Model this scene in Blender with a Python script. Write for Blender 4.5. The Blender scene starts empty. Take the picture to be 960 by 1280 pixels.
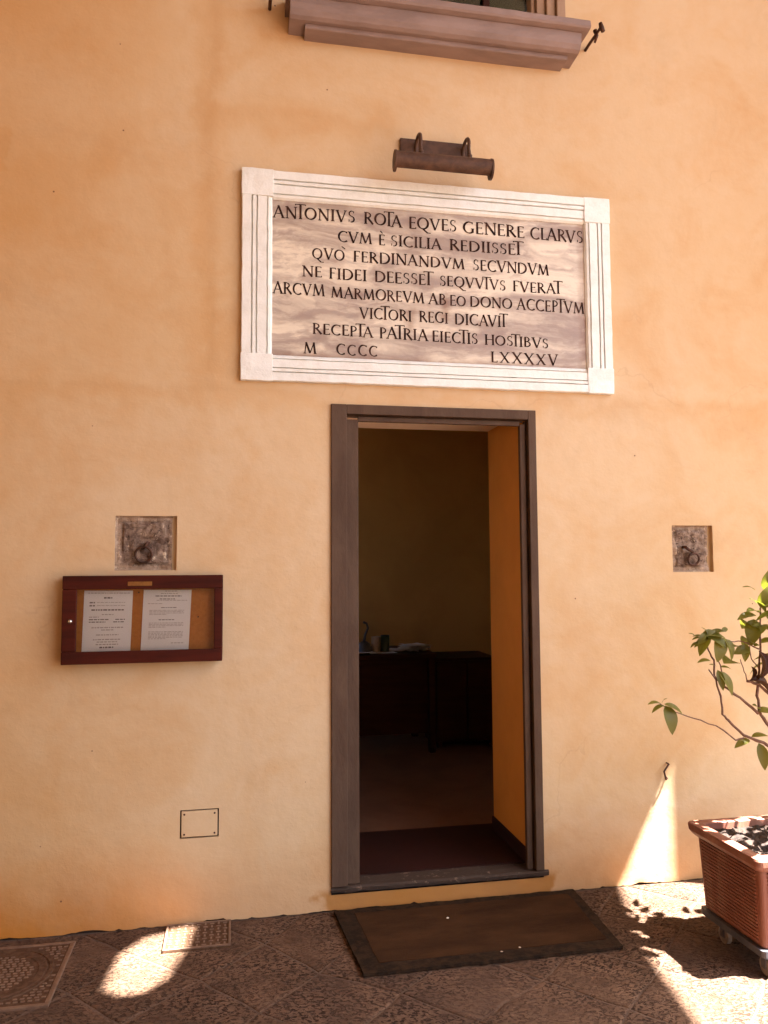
import bpy, bmesh, math, random
from mathutils import Vector, Matrix, noise
R = math.radians
S = bpy.context.scene
COL = S.collection
rnd = random.Random(7)

# ------------------------------------------------------------------ camera, world, sun, exposure
CAM = Vector((0, -3.5, 1.5))
cd = bpy.data.cameras.new('camera'); cam = bpy.data.objects.new('camera', cd); COL.objects.link(cam)
S.camera = cam
cd.sensor_fit = 'VERTICAL'; cd.sensor_height = 36.0; cd.lens = 36.0 * 973.96 / 1280
cd.clip_start = 0.05; cd.clip_end = 400
yaw, pit, rol = R(10.749), R(4.045), R(-0.324)
f = Vector((math.sin(yaw) * math.cos(pit), math.cos(yaw) * math.cos(pit), math.sin(pit)))
r0 = Vector((math.cos(yaw), -math.sin(yaw), 0)); u0 = r0.cross(f)
rr = math.cos(rol) * r0 + math.sin(rol) * u0; uu = -math.sin(rol) * r0 + math.cos(rol) * u0
m = Matrix((rr, uu, -f)).transposed().to_4x4(); m.translation = CAM
cam.matrix_world = m

SUN_EL = R(63); HX, HY = -0.9152, 0.4030           # the light travels along (HX, HY)
COT = 1 / math.tan(SUN_EL)
world = bpy.data.worlds.new('World'); S.world = world; world.use_nodes = True
wn = world.node_tree; bg = wn.nodes['Background']
sky = wn.nodes.new('ShaderNodeTexSky'); sky.sky_type = 'NISHITA'; sky.sun_disc = False
sky.sun_elevation = SUN_EL; sky.sun_rotation = math.atan2(-HX, -HY)
sky.dust_density = 3.0; sky.air_density = 1.0; sky.ozone_density = 0.6
wn.links.new(sky.outputs[0], bg.inputs[0]); bg.inputs[1].default_value = 0.05
sd = bpy.data.lights.new('sun', 'SUN'); sun = bpy.data.objects.new('sun', sd); COL.objects.link(sun)
sd.energy = 5.0; sd.angle = R(0.53); sd.color = (1.0, 0.98, 0.955)
ldir = Vector((HX * math.cos(SUN_EL), HY * math.cos(SUN_EL), -math.sin(SUN_EL)))
sun.rotation_euler = ldir.to_track_quat('-Z', 'Y').to_euler()
sun.location = (6, -6, 12)
vs = S.view_settings
vs.view_transform = 'Standard'; vs.look = 'None'; vs.gamma = 1.0; vs.exposure = 4.22
vs.use_curve_mapping = False

S.cycles.max_bounces = 10; S.cycles.diffuse_bounces = 7; S.cycles.glossy_bounces = 4
S.cycles.transmission_bounces = 6; S.cycles.sample_clamp_indirect = 8.0
S.cycles.use_denoising = True

# ------------------------------------------------------------------ materials
class NT:
    def __init__(s, name):
        s.m = bpy.data.materials.new(name); s.m.use_nodes = True
        s.t = s.m.node_tree; s.b = s.t.nodes['Principled BSDF']; s.out = s.t.nodes['Material Output']
        s.pos = s.n('ShaderNodeNewGeometry').outputs['Position']
    def n(s, t, **k):
        x = s.t.nodes.new(t)
        for a, b in k.items(): setattr(x, a, b)
        return x
    def inp(s, node, key, v):
        i = node.inputs[key]
        if isinstance(v, bpy.types.NodeSocket): s.t.links.new(v, i)
        elif isinstance(v, tuple) and len(v) == 3 and i.type == 'RGBA': i.default_value = (*v, 1)
        else: i.default_value = v
    def noise(s, scale, detail=4, rough=0.55, vec=None, sc=None, dist=0.0):
        x = s.n('ShaderNodeTexNoise'); v = vec or s.pos
        if sc: v = s.vmath(v, sc)
        s.inp(x, 'Vector', v); s.inp(x, 'Scale', scale); s.inp(x, 'Detail', detail); s.inp(x, 'Roughness', rough); s.inp(x, 'Distortion', dist)
        return x.outputs['Fac']
    def vor(s, scale, feat='F1', sc=None, vec=None, rand=1.0):
        x = s.n('ShaderNodeTexVoronoi', feature=feat); v = vec or s.pos
        if sc: v = s.vmath(v, sc)
        s.inp(x, 'Vector', v); s.inp(x, 'Scale', scale); s.inp(x, 'Randomness', rand)
        return x
    def vmath(s, v, sc, op='MULTIPLY'):
        x = s.n('ShaderNodeVectorMath', operation=op); s.inp(x, 0, v); s.inp(x, 1, sc); return x.outputs[0]
    def noise3(s, scale):
        x = s.n('ShaderNodeTexNoise'); s.inp(x, 'Vector', s.pos); s.inp(x, 'Scale', scale); s.inp(x, 'Detail', 5.0); return x.outputs['Color']
    def ramp(s, v, *stops):                          # stops: (pos, value)
        x = s.n('ShaderNodeValToRGB'); s.inp(x, 0, v); e = x.color_ramp.elements
        while len(e) < len(stops): e.new(0.5)
        for el, (p, c) in zip(e, stops):
            el.position = p; el.color = (c, c, c, 1) if not isinstance(c, tuple) else (*c, 1)
        return x.outputs[0]
    def math(s, op, a, b=0.0):
        x = s.n('ShaderNodeMath', operation=op); s.inp(x, 0, a); s.inp(x, 1, b); return x.outputs[0]
    def mix(s, fac, a, b, bt='MIX'):
        x = s.n('ShaderNodeMix', data_type='RGBA', blend_type=bt)
        s.inp(x, 0, fac); s.inp(x, 6, a); s.inp(x, 7, b); return x.outputs[2]
    def xyz(s, v=None):
        x = s.n('ShaderNodeSeparateXYZ'); s.inp(x, 0, v or s.pos); return x.outputs
    def bump(s, h, dist=0.01, strength=1.0, normal=None):
        x = s.n('ShaderNodeBump'); s.inp(x, 'Height', h); s.inp(x, 'Distance', dist); s.inp(x, 'Strength', strength)
        if normal: s.inp(x, 'Normal', normal)
        s.t.links.new(x.outputs[0], s.b.inputs['Normal']); return x.outputs[0]
    def set(s, **k):
        for a, v in k.items(): s.inp(s.b, a.replace('_', ' '), v)
        return s.m

def band(t, v, lo, hi, soft):                        # 1 inside lo..hi
    a = t.ramp_lin(v, lo - soft, lo + soft) if hasattr(t, 'ramp_lin') else None
    return a
def lin(t, v, a, b):                                 # map a..b -> 0..1 clamped
    x = t.n('ShaderNodeMapRange'); t.inp(x, 0, v); t.inp(x, 1, a); t.inp(x, 2, b); x.interpolation_type = 'SMOOTHSTEP'
    return x.outputs[0]
def boxmask(t, x, z, x0, x1, z0, z1, s):
    a = t.math('MULTIPLY', lin(t, x, x0 - s, x0 + s), lin(t, x, x1 + s, x1 - s))
    b = t.math('MULTIPLY', lin(t, z, z0 - s, z0 + s), lin(t, z, z1 + s, z1 - s))
    return t.math('MULTIPLY', a, b)

def make_plaster(name, deep, mid, pale):
    # colours are the aged lime wash: a deeper first coat, a peach coat and a paler top coat
    t = NT(name)
    big = t.noise(0.55, 3, 0.5); med = t.noise(2.2, 5, 0.6, dist=0.6); fine = t.noise(14, 5, 0.65)
    brush = t.noise(3.0, 5, 0.6, sc=(1.0, 1.0, 2.6), dist=1.0)
    c = t.mix(t.ramp(big, (0.35, 0.0), (0.65, 1.0)), mid, pale)
    c = t.mix(t.math('MULTIPLY', t.ramp(med, (0.46, 0.0), (0.72, 1.0)), 0.42), c, deep)
    c = t.mix(t.math('MULTIPLY', t.ramp(brush, (0.5, 0.0), (0.78, 1.0)), 0.30), c, pale)
    c = t.mix(t.math('MULTIPLY', t.ramp(fine, (0.42, 0.0), (0.66, 1.0)), 0.10), c, deep)
    o = t.xyz(); x, z = o[0], o[2]
    # repaired and re-painted patches, deeper orange towards the foot, more so at left
    wob = t.math('MULTIPLY', t.math('SUBTRACT', t.noise(5.0, 4), 0.5), 0.28)
    xw = t.math('ADD', x, wob); zw = t.math('ADD', z, wob)
    for (x0, x1, z0, z1, s, k) in ((-0.20, -0.08, 2.3, 4.6, 0.05, 0.34), (-0.2, 0.75, 3.50, 3.66, 0.07, 0.36), (-1.4, -0.98, 3.22, 3.43, 0.01, 0.35),
                                   (-1.4, -0.62, 2.9, 3.3, 0.10, 0.32), (-1.4, -0.35, 3.7, 4.6, 0.15, 0.28), (-1.4, 2.8, 2.22, 2.30, 0.04, 0.30),
                                   (1.85, 2.05, 2.95, 3.15, 0.05, 0.16), (-0.1, 0.05, 2.3, 2.6, 0.05, 0.25)):
        c = t.mix(t.math('MULTIPLY', boxmask(t, xw, zw, x0, x1, z0, z1, s), k * 0.8), c, deep)
    foot_tint = t.math('MULTIPLY', lin(t, t.math('ADD', z, t.math('MULTIPLY', t.math('SUBTRACT', t.noise(1.7, 5, 0.65), 0.5), 0.5)), 0.42, -0.06), t.math('ADD', 0.30, t.math('MULTIPLY', lin(t, x, 0.2, -0.95), 0.74)))
    c = t.mix(foot_tint, c, (0.42, 0.135, 0.008))
    c = t.mix(t.math('MULTIPLY', boxmask(t, xw, z, 0.40, 1.44, -0.1, 0.085, 0.02), 0.75), c, (0.34, 0.13, 0.012))  # riser under the threshold: mostly shade, some dirt, painted into the colour
    # painted light fall-off: colour deepens towards the left of the front
    old = t.math('MULTIPLY', lin(t, t.math('ADD', x, t.math('MULTIPLY', t.math('SUBTRACT', t.noise(0.9, 5, 0.6, dist=0.6), 0.5), 1.6)), -0.05, -1.25), 0.50)
    c = t.mix(old, c, deep)
    grime = t.math('MULTIPLY', t.ramp(t.noise(1.3, 6, 0.7, dist=0.8), (0.56, 0.0), (0.74, 1.0)), 0.16)
    c = t.mix(grime, c, (0.26, 0.15, 0.07))
    # hairline cracks here and there
    ck = t.vor(0.9, 'DISTANCE_TO_EDGE', vec=t.vmath(t.pos, t.vmath(t.noise3(2.3), (0.55, 0.55, 0.55)), 'ADD')).outputs['Distance']
    ckm = t.math('MULTIPLY', lin(t, ck, 0.0045, 0.0012), t.ramp(t.noise(1.1, 2), (0.55, 0.0), (0.62, 0.10)))
    c = t.mix(ckm, c, (0.20, 0.10, 0.045))
    # small chips and specks
    v = t.vor(7.0)
    speck = t.math('MULTIPLY', lin(t, v.outputs['Distance'], 0.036, 0.020), t.ramp(v.outputs['Color'], (0.66, 0.0), (0.70, 0.85)))
    c = t.mix(speck, c, (0.11, 0.05, 0.03))
    sc2 = t.math('MULTIPLY', t.ramp(t.noise(26, 6, 0.75, sc=(1.0, 1.0, 0.55), dist=1.5), (0.66, 0.0), (0.74, 1.0)), t.ramp(t.noise(1.8, 3), (0.50, 0.0), (0.64, 0.30)))
    c = t.mix(sc2, c, (0.30, 0.17, 0.08))
    h = t.math('ADD', t.math('MULTIPLY', t.noise(9, 6, 0.6), 0.5), t.math('MULTIPLY', t.noise(60, 4, 0.6), 0.12))
    h = t.math('ADD', h, t.math('MULTIPLY', t.noise(2.4, 3), 0.9))
    t.bump(h, 0.012, 0.55)
    return t.set(Base_Color=c, Roughness=0.9, Specular_IOR_Level=0.2)
M = {}
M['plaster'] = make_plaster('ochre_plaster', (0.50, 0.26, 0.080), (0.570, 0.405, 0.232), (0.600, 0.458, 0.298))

def simple(name, a, b=None, scale=20, rough=0.6, bumpd=0.0, bscale=60, metal=0.0, spec=0.5, sc=None, contrast=(0.4, 0.62), dist=0.3):
    t = NT(name); b = b or tuple(v * 0.7 for v in a)
    c = t.mix(t.ramp(t.noise(scale, 6, 0.62, sc=sc, dist=dist), (contrast[0], 0.0), (contrast[1], 1.0)), a, b)
    if bumpd: t.bump(t.noise(bscale, 6, 0.65, sc=sc), bumpd, 0.8)
    return t.set(Base_Color=c, Roughness=rough, Metallic=metal, Specular_IOR_Level=spec)
M['frame_stone'] = simple('grey_brown_painted_stone', (0.098, 0.062, 0.042), (0.076, 0.046, 0.031), 9, 0.75, 0.003, 70, spec=0.1, sc=(1, 1, 0.35))
M['sill_stone'] = simple('grey_brown_sill_paint', (0.265, 0.19, 0.17), (0.20, 0.14, 0.125), 7, 0.65, 0.002, 80, sc=(0.4, 1, 1))
M['threshold_stone'] = simple('worn_threshold_stone', (0.052, 0.034, 0.025), (0.24, 0.165, 0.12), 26, 0.8, 0.005, 60, spec=0.15, contrast=(0.60, 0.74))
M['white_marble'] = simple('whitewashed_marble', (0.76, 0.775, 0.735), (0.66, 0.66, 0.61), 12, 0.6, 0.003, 50, contrast=(0.45, 0.75))
M['iron'] = simple('rusty_iron', (0.055, 0.028, 0.02), (0.10, 0.04, 0.02), 60, 0.6, 0.001, 200, metal=0.5)
M['lamp_metal'] = simple('brown_bronzed_metal', (0.062, 0.031, 0.019), (0.105, 0.052, 0.031), 22, 0.55, 0.0005, 90, spec=0.25)
M['mahogany'] = simple('dark_red_varnished_wood', (0.062, 0.0095, 0.0045), (0.036, 0.006, 0.003), 10, 0.55, 0.0006, 60, spec=0.12, sc=(0.25, 1, 3.0))
M['cork'] = simple('ochre_board_back', (0.48, 0.17, 0.028), (0.42, 0.14, 0.02), 60, 0.9)
M['paper'] = simple('white_paper', (0.88, 0.87, 0.86), (0.85, 0.84, 0.83), 8, 0.8)
M['print'] = simple('grey_printing', (0.40, 0.36, 0.34), (0.55, 0.50, 0.48), 300, 0.9)
M['print_bold'] = simple('black_printing', (0.14, 0.12, 0.12), (0.25, 0.22, 0.22), 300, 0.9)
M['brass'] = simple('tarnished_brass', (0.34, 0.17, 0.05), (0.25, 0.12, 0.04), 40, 0.45, metal=0.8)
M['chrome'] = simple('steel_knob', (0.7, 0.66, 0.6), None, 30, 0.2, metal=1.0)
M['terracotta_plastic'] = simple('terracotta_plastic', (0.24, 0.088, 0.054), (0.17, 0.056, 0.034), 11, 0.5, 0.0006, 120)
def dusty_planter():
    t = NT('dusty_terracotta_plastic')
    c = t.mix(t.noise(9, 5, 0.6), (0.24, 0.088, 0.054), (0.17, 0.056, 0.034))
    dust = t.ramp(t.noise(7, 6, 0.7, sc=(1, 1, 0.35), dist=0.8), (0.48, 0.0), (0.72, 0.55))
    c = t.mix(dust, c, (0.40, 0.24, 0.165)); t.bump(t.noise(120, 4), 0.0006, 0.6)
    return t.set(Base_Color=c, Roughness=0.55, Specular_IOR_Level=0.4)
M['terracotta_plastic'] = dusty_planter()
M['dolly_plastic'] = simple('dark_blue_grey_plastic', (0.05, 0.05, 0.062), (0.08, 0.078, 0.085), 20, 0.5)
M['wheel'] = simple('dusty_grey_rubber', (0.16, 0.12, 0.10), (0.24, 0.19, 0.16), 40, 0.6)
M['soil'] = simple('dry_dark_soil', (0.045, 0.023, 0.013), (0.018, 0.010, 0.007), 60, 0.95, 0.004, 120)
M['bark'] = simple('brown_bark', (0.115, 0.052, 0.032), (0.17, 0.09, 0.06), 60, 0.8, 0.001, 150)
M['dark_wood'] = simple('dark_desk_wood', (0.045, 0.014, 0.008), (0.032, 0.010, 0.006), 12, 0.6, spec=0.12, sc=(0.3, 1, 2))
M['cover_dirt'] = simple('dirt_packed_iron', (0.070, 0.036, 0.020), (0.110, 0.058, 0.033), 40, 0.9, 0.002, 120, spec=0.1)
M['cast_iron'] = simple('rusty_brown_cast_iron', (0.19, 0.108, 0.064), (0.13, 0.070, 0.042), 30, 0.6, 0.002, 120, metal=0.1)
M['tan_wood'] = simple('tan_painted_wood', (0.36, 0.235, 0.155), (0.30, 0.19, 0.12), 10, 0.6, 0.001, 60, sc=(1, 1, 0.3))
M['room_plaster'] = simple('dim_ochre_room_plaster', (0.62, 0.38, 0.12), (0.55, 0.33, 0.10), 2, 0.9)
M['white_soffit'] = simple('pale_painted_soffit', (0.84, 0.74, 0.64), (0.78, 0.67, 0.57), 6, 0.85)
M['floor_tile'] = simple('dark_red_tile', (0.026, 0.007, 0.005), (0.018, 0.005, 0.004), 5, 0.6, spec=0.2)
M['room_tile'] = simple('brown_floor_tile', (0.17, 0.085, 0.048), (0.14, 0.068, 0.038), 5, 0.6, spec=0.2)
M['crumb'] = simple('pale_grit', (0.62, 0.52, 0.42), (0.4, 0.3, 0.22), 40, 0.9)
M['dark_gap'] = simple('dark_gap', (0.03, 0.016, 0.01), None, 20, 1.0)
M['ceramic'] = simple('pale_glazed_cup', (0.45, 0.40, 0.36), None, 20, 0.3)
M['green_tin'] = simple('dark_green_tin', (0.04, 0.07, 0.05), None, 20, 0.4)

def make_panel():                                    # veined grey-pink marble
    t = NT('veined_pink_grey_marble')
    v = t.vmath(t.pos, (1.0, 1.0, 5.5))
    w = t.n('ShaderNodeVectorMath', operation='ADD'); t.inp(w, 0, v)
    nv = t.n('ShaderNodeTexNoise'); t.inp(nv, 'Vector', t.pos); t.inp(nv, 'Scale', 2.2); t.inp(nv, 'Detail', 5.0)
    k = t.vmath(nv.outputs['Color'], (0.9, 0.9, 0.9)); t.t.links.new(k, w.inputs[1])
    a = t.noise(1.3, 6, 0.55, vec=w.outputs[0], dist=0.7); b = t.noise(3.4, 6, 0.65, vec=w.outputs[0])
    c = t.mix(t.ramp(a, (0.42, 0.0), (0.58, 1.0)), (0.34, 0.27, 0.22), (0.68, 0.60, 0.475))
    c = t.mix(t.math('MULTIPLY', t.ramp(b, (0.48, 0.0), (0.62, 1.0)), 0.6), c, (0.275, 0.205, 0.18))
    c = t.mix(t.math('MULTIPLY', t.ramp(t.noise(2.0, 5, 0.6, vec=w.outputs[0]), (0.6, 0.0), (0.72, 1.0)), 0.6), c, (0.62, 0.52, 0.42))
    # rust run in the middle and dirt along the lower rim
    o = t.xyz(); wob = t.math('MULTIPLY', t.math('SUBTRACT', t.noise(14, 4), 0.5), 0.06)
    xw = t.math('ADD', o[0], wob); zw = t.math('ADD', o[2], wob)
    for (x0, x1, z0, z1, s, q) in ((0.945, 0.985, 2.66, 2.78, 0.02, 0.55), (0.775, 0.81, 2.60, 2.70, 0.02, 0.5), (0.15, 1.68, 2.43, 2.462, 0.03, 0.7), (1.64, 1.68, 2.4, 3.2, 0.015, 0.35)):
        c = t.mix(t.math('MULTIPLY', boxmask(t, xw, zw, x0, x1, z0, z1, s), q), c, (0.20, 0.09, 0.04))
    t.bump(t.noise(40, 5, 0.6), 0.002, 0.5)
    return t.set(Base_Color=c, Roughness=0.5, Specular_IOR_Level=0.35)
M['panel'] = make_panel()
def make_ink():
    t = NT('dark_incised_letters')
    c = t.mix(t.ramp(t.noise(18, 4), (0.45, 0.0), (0.68, 1.0)), (0.022, 0.011, 0.009), (0.075, 0.038, 0.03))
    return t.set(Base_Color=c, Roughness=0.9, Specular_IOR_Level=0.1)
M['ink'] = make_ink()
M['pale_ceiling'] = simple('greyish_white_ceiling_paint', (0.52, 0.50, 0.46), (0.46, 0.44, 0.40), 2, 0.9)
M['reveal_paint'] = simple('deep_ochre_reveal_paint', (0.64, 0.28, 0.035), (0.58, 0.25, 0.03), 3, 0.85, 0.002, 30)
M['dark_wall'] = simple('dark_weathered_stone', (0.16, 0.12, 0.09), (0.12, 0.09, 0.07), 2, 0.9)

def make_basalt():                                   # pick-dressed lava flagstone
    t = NT('dressed_lava_stone')
    oi = t.n('ShaderNodeObjectInfo'); rn = oi.outputs['Random']
    off = t.n('ShaderNodeCombineXYZ'); t.inp(off, 0, t.math('MULTIPLY', rn, 37.0)); t.inp(off, 1, t.math('MULTIPLY', rn, 11.0))
    p = t.vmath(t.pos, off.outputs[0], 'ADD')
    rot = t.n('ShaderNodeVectorRotate', rotation_type='Z_AXIS'); t.inp(rot, 'Vector', p)
    t.inp(rot, 'Angle', t.math('MULTIPLY', t.math('SUBTRACT', rn, 0.5), 0.9))
    q = t.vmath(rot.outputs[0], (1.0, 1.5, 1.0))
    pick = t.vor(26, vec=t.vmath(q, t.vmath(t.n('ShaderNodeTexNoise').outputs['Color'], (0.05, 0.05, 0.05)), 'ADD')).outputs['Distance']
    n1 = t.noise(58, 4, 0.66, vec=q, dist=0.6); patch = t.noise(3.0, 4, 0.6, vec=p)
    pit = t.math('MULTIPLY', t.ramp(n1, (0.51, 0.0), (0.585, 1.0)), t.ramp(patch, (0.36, 0.18), (0.60, 1.0)))
    c = t.mix(t.ramp(t.noise(6, 6, 0.65, vec=p), (0.35, 0.0), (0.68, 1.0)), (0.080, 0.043, 0.025), (0.145, 0.080, 0.047))
    c = t.mix(t.math('MULTIPLY', rn, 0.45), c, (0.080, 0.048, 0.035))
    wear = t.ramp(t.noise(4.5, 5, 0.6, vec=p, dist=0.4), (0.50, 0.0), (0.66, 0.55)); c = t.mix(wear, c, (0.175, 0.098, 0.060))
    c = t.mix(t.math('MULTIPLY', pit, 0.96), c, (0.022, 0.011, 0.007))
    c = t.mix(t.math('MULTIPLY', t.ramp(t.noise(50, 5, 0.7, vec=p), (0.60, 0.0), (0.68, 1.0)), 0.45), c, (0.26, 0.155, 0.095))
    h = t.math('SUBTRACT', t.math('ADD', t.math('MULTIPLY', t.noise(10, 5, 0.6, vec=p), 0.7), t.math('MULTIPLY', pick, 0.25)), t.math('MULTIPLY', pit, 0.75))
    t.bump(h, 0.012, 0.9)
    return t.set(Base_Color=c, Roughness=0.85, Specular_IOR_Level=0.14)
M['basalt'] = make_basalt()
M['mortar'] = simple('sandy_mortar', (0.115, 0.064, 0.038), (0.065, 0.036, 0.021), 16, 0.95, 0.010, 45)

def make_old_stone():                                # a paler tooled margin runs round each block
    t = NT('pitted_lichen_stone')
    c = t.mix(t.ramp(t.noise(20, 7, 0.7, dist=0.5), (0.4, 0.0), (0.6, 1.0)), (0.115, 0.072, 0.052), (0.29, 0.205, 0.15))
    c = t.mix(t.ramp(t.noise(75, 4, 0.7), (0.56, 0.0), (0.66, 0.9)), c, (0.045, 0.026, 0.02))
    c = t.mix(t.ramp(t.noise(34, 5, 0.7), (0.61, 0.0), (0.66, 0.8)), c, (0.60, 0.46, 0.32))
    o = t.xyz(); wob = t.math('MULTIPLY', t.math('SUBTRACT', t.noise(30, 4), 0.5), 0.03); xw = t.math('ADD', o[0], wob); zw = t.math('ADD', o[2], wob)
    inn = t.math('ADD', boxmask(t, xw, zw, -0.490, -0.285, 1.515, 1.705, 0.006), boxmask(t, xw, zw, 2.125, 2.295, 1.492, 1.677, 0.006))
    c = t.mix(t.math('MULTIPLY', t.math('SUBTRACT', 1.0, inn), 0.38), c, (0.56, 0.40, 0.27))
    t.bump(t.noise(70, 6, 0.7), 0.008, 1.0)
    return t.set(Base_Color=c, Roughness=0.95, Specular_IOR_Level=0.15)
M['old_stone'] = make_old_stone()
def make_coir():
    t = NT('worn_brown_coir')
    c = t.mix(t.ramp(t.noise(5, 6, 0.65, sc=(0.6, 1.6, 1)), (0.35, 0.0), (0.65, 1.0)), (0.036, 0.017, 0.008), (0.076, 0.034, 0.014))
    c = t.mix(t.math('MULTIPLY', t.noise(260, 2), 0.35), c, (0.025, 0.014, 0.009))
    t.bump(t.noise(320, 3, 0.7), 0.005, 1.0)
    return t.set(Base_Color=c, Roughness=1.0, Specular_IOR_Level=0.05)
M['coir'] = make_coir()
M['mat_border'] = simple('black_mat_border', (0.016, 0.009, 0.005), (0.034, 0.018, 0.009), 30, 0.9, 0.003, 220, spec=0.1)
def make_leaf(name, a, b, tr):
    t = NT(name)
    oi = t.n('ShaderNodeObjectInfo').outputs['Random']
    c = t.mix(oi, a, b)
    c = t.mix(t.math('MULTIPLY', t.ramp(t.noise(40, 4), (0.5, 0.0), (0.7, 1.0)), 0.35), c, tuple(v * 1.7 for v in a))
    tl = t.n('ShaderNodeBsdfTranslucent'); t.inp(tl, 'Color', tr)
    mx = t.n('ShaderNodeMixShader'); mx.inputs[0].default_value = 0.35
    t.t.links.new(t.b.outputs[0], mx.inputs[1]); t.t.links.new(tl.outputs[0], mx.inputs[2]); t.t.links.new(mx.outputs[0], t.out.inputs[0])
    return t.set(Base_Color=c, Roughness=0.45, Specular_IOR_Level=0.32)
M['leaf'] = make_leaf('glossy_green_leaf', (0.070, 0.070, 0.012), (0.135, 0.125, 0.024), (0.32, 0.34, 0.03))
M['leaf_dead'] = make_leaf('dry_brown_leaf', (0.05, 0.018, 0.014), (0.075, 0.03, 0.02), (0.08, 0.03, 0.01))
def make_glass(name, tint, rough=0.02):
    t = NT(name)
    tr = t.n('ShaderNodeBsdfTransparent'); t.inp(tr, 'Color', tint)
    gl = t.n('ShaderNodeBsdfGlossy'); gl.inputs['Roughness'].default_value = rough
    fr = t.n('ShaderNodeFresnel'); fr.inputs[0].default_value = 1.5
    mx = t.n('ShaderNodeMixShader'); t.t.links.new(fr.outputs[0], mx.inputs[0]); t.t.links.new(tr.outputs[0], mx.inputs[1]); t.t.links.new(gl.outputs[0], mx.inputs[2])
    t.t.links.new(mx.outputs[0], t.out.inputs[0]); return t.m
M['glass'] = make_glass('clear_glass', (0.985, 0.985, 0.98))
M['dark_glass'] = make_glass('dim_window_glass', (0.55, 0.60, 0.55))

# ------------------------------------------------------------------ helpers
def link(name, mesh, mat, parent=None, smooth=False):
    o = bpy.data.objects.new(name, mesh); COL.objects.link(o)
    if mat and not mesh.materials: mesh.materials.append(mat)
    if parent: o.parent = parent
    if smooth:
        for p in mesh.polygons: p.use_smooth = True
    return o
def obj(name, bm, mat, parent=None, smooth=False):
    bmesh.ops.recalc_face_normals(bm, faces=bm.faces)
    me = bpy.data.meshes.new(name); bm.to_mesh(me); bm.free()
    return link(name, me, mat, parent, smooth)
def tag(o, label=None, cat=None, group=None, kind=None):
    for k, v in (('label', label), ('category', cat), ('group', group), ('kind', kind)):
        if v: o[k] = v
    return o
def empty(name, label, cat, group=None, loc=(0, 0, 0)):
    o = bpy.data.objects.new(name, None); COL.objects.link(o); o.location = loc; o.empty_display_size = 0.1
    return tag(o, label, cat, group)
def box(bm, x0, x1, y0, y1, z0, z1, bev=0.0, seg=1, jit=0.0):
    vs_ = [bm.verts.new((x, y, z)) for x in (x0, x1) for y in (y0, y1) for z in (z0, z1)]
    F = [(0, 1, 3, 2), (4, 6, 7, 5), (0, 4, 5, 1), (2, 3, 7, 6), (0, 2, 6, 4), (1, 5, 7, 3)]
    fs = [bm.faces.new([vs_[i] for i in q]) for q in F]
    bmesh.ops.recalc_face_normals(bm, faces=fs)
    if bev:
        es = list({e for q in fs for e in q.edges})
        bmesh.ops.bevel(bm, geom=es, offset=bev, segments=seg, affect='EDGES', profile=0.6)
    return bm
def boxo(name, b, mat, parent=None, bev=0.002, seg=1):
    bm = bmesh.new(); box(bm, *b, bev=bev, seg=seg); return obj(name, bm, mat, parent)
def tube(bm, pts, rads, n=8, cap=True):
    pts = [Vector(p) for p in pts]
    if not hasattr(rads, '__len__'): rads = [rads] * len(pts)
    rings = []; up = Vector((0.13, 0.2, 1)).normalized(); prev = None
    for i, p in enumerate(pts):
        d = (pts[min(i + 1, len(pts) - 1)] - pts[max(i - 1, 0)]).normalized()
        a = (prev - d * prev.dot(d)) if prev else d.cross(up)
        if a.length < 1e-4: a = d.cross(Vector((1, 0, 0)))
        a.normalize(); prev = a; b = d.cross(a)
        rings.append([bm.verts.new(p + (a * math.cos(2 * math.pi * k / n) + b * math.sin(2 * math.pi * k / n)) * rads[i]) for k in range(n)])
    for i in range(len(rings) - 1):
        for k in range(n):
            bm.faces.new((rings[i][k], rings[i][(k + 1) % n], rings[i + 1][(k + 1) % n], rings[i + 1][k]))
    if cap: bm.faces.new(rings[0][::-1]); bm.faces.new(rings[-1])
    return bm
def ring(bm, c, rad, th, n=24, axis='Y', tilt=0.0, sx=1.0):
    pts = []
    for k in range(n + 1):
        a = 2 * math.pi * k / n
        pts.append(Vector(c) + Vector((math.cos(a) * rad * sx, math.sin(a) * rad * math.sin(tilt), math.sin(a) * rad * math.cos(tilt))))
    return tube(bm, pts, th, 6, cap=False)
def prism_x(bm, prof, x0, x1):                       # profile (y, z) extruded along x
    a = [bm.verts.new((x0, y, z)) for y, z in prof]; b = [bm.verts.new((x1, y, z)) for y, z in prof]
    n = len(prof)
    for i in range(n): bm.faces.new((a[i], a[(i + 1) % n], b[(i + 1) % n], b[i]))
    bm.faces.new(a[::-1]); bm.faces.new(b); return bm
def nz(x, y, z, s): return noise.noise(Vector((x, y, z)) * s)

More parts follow.
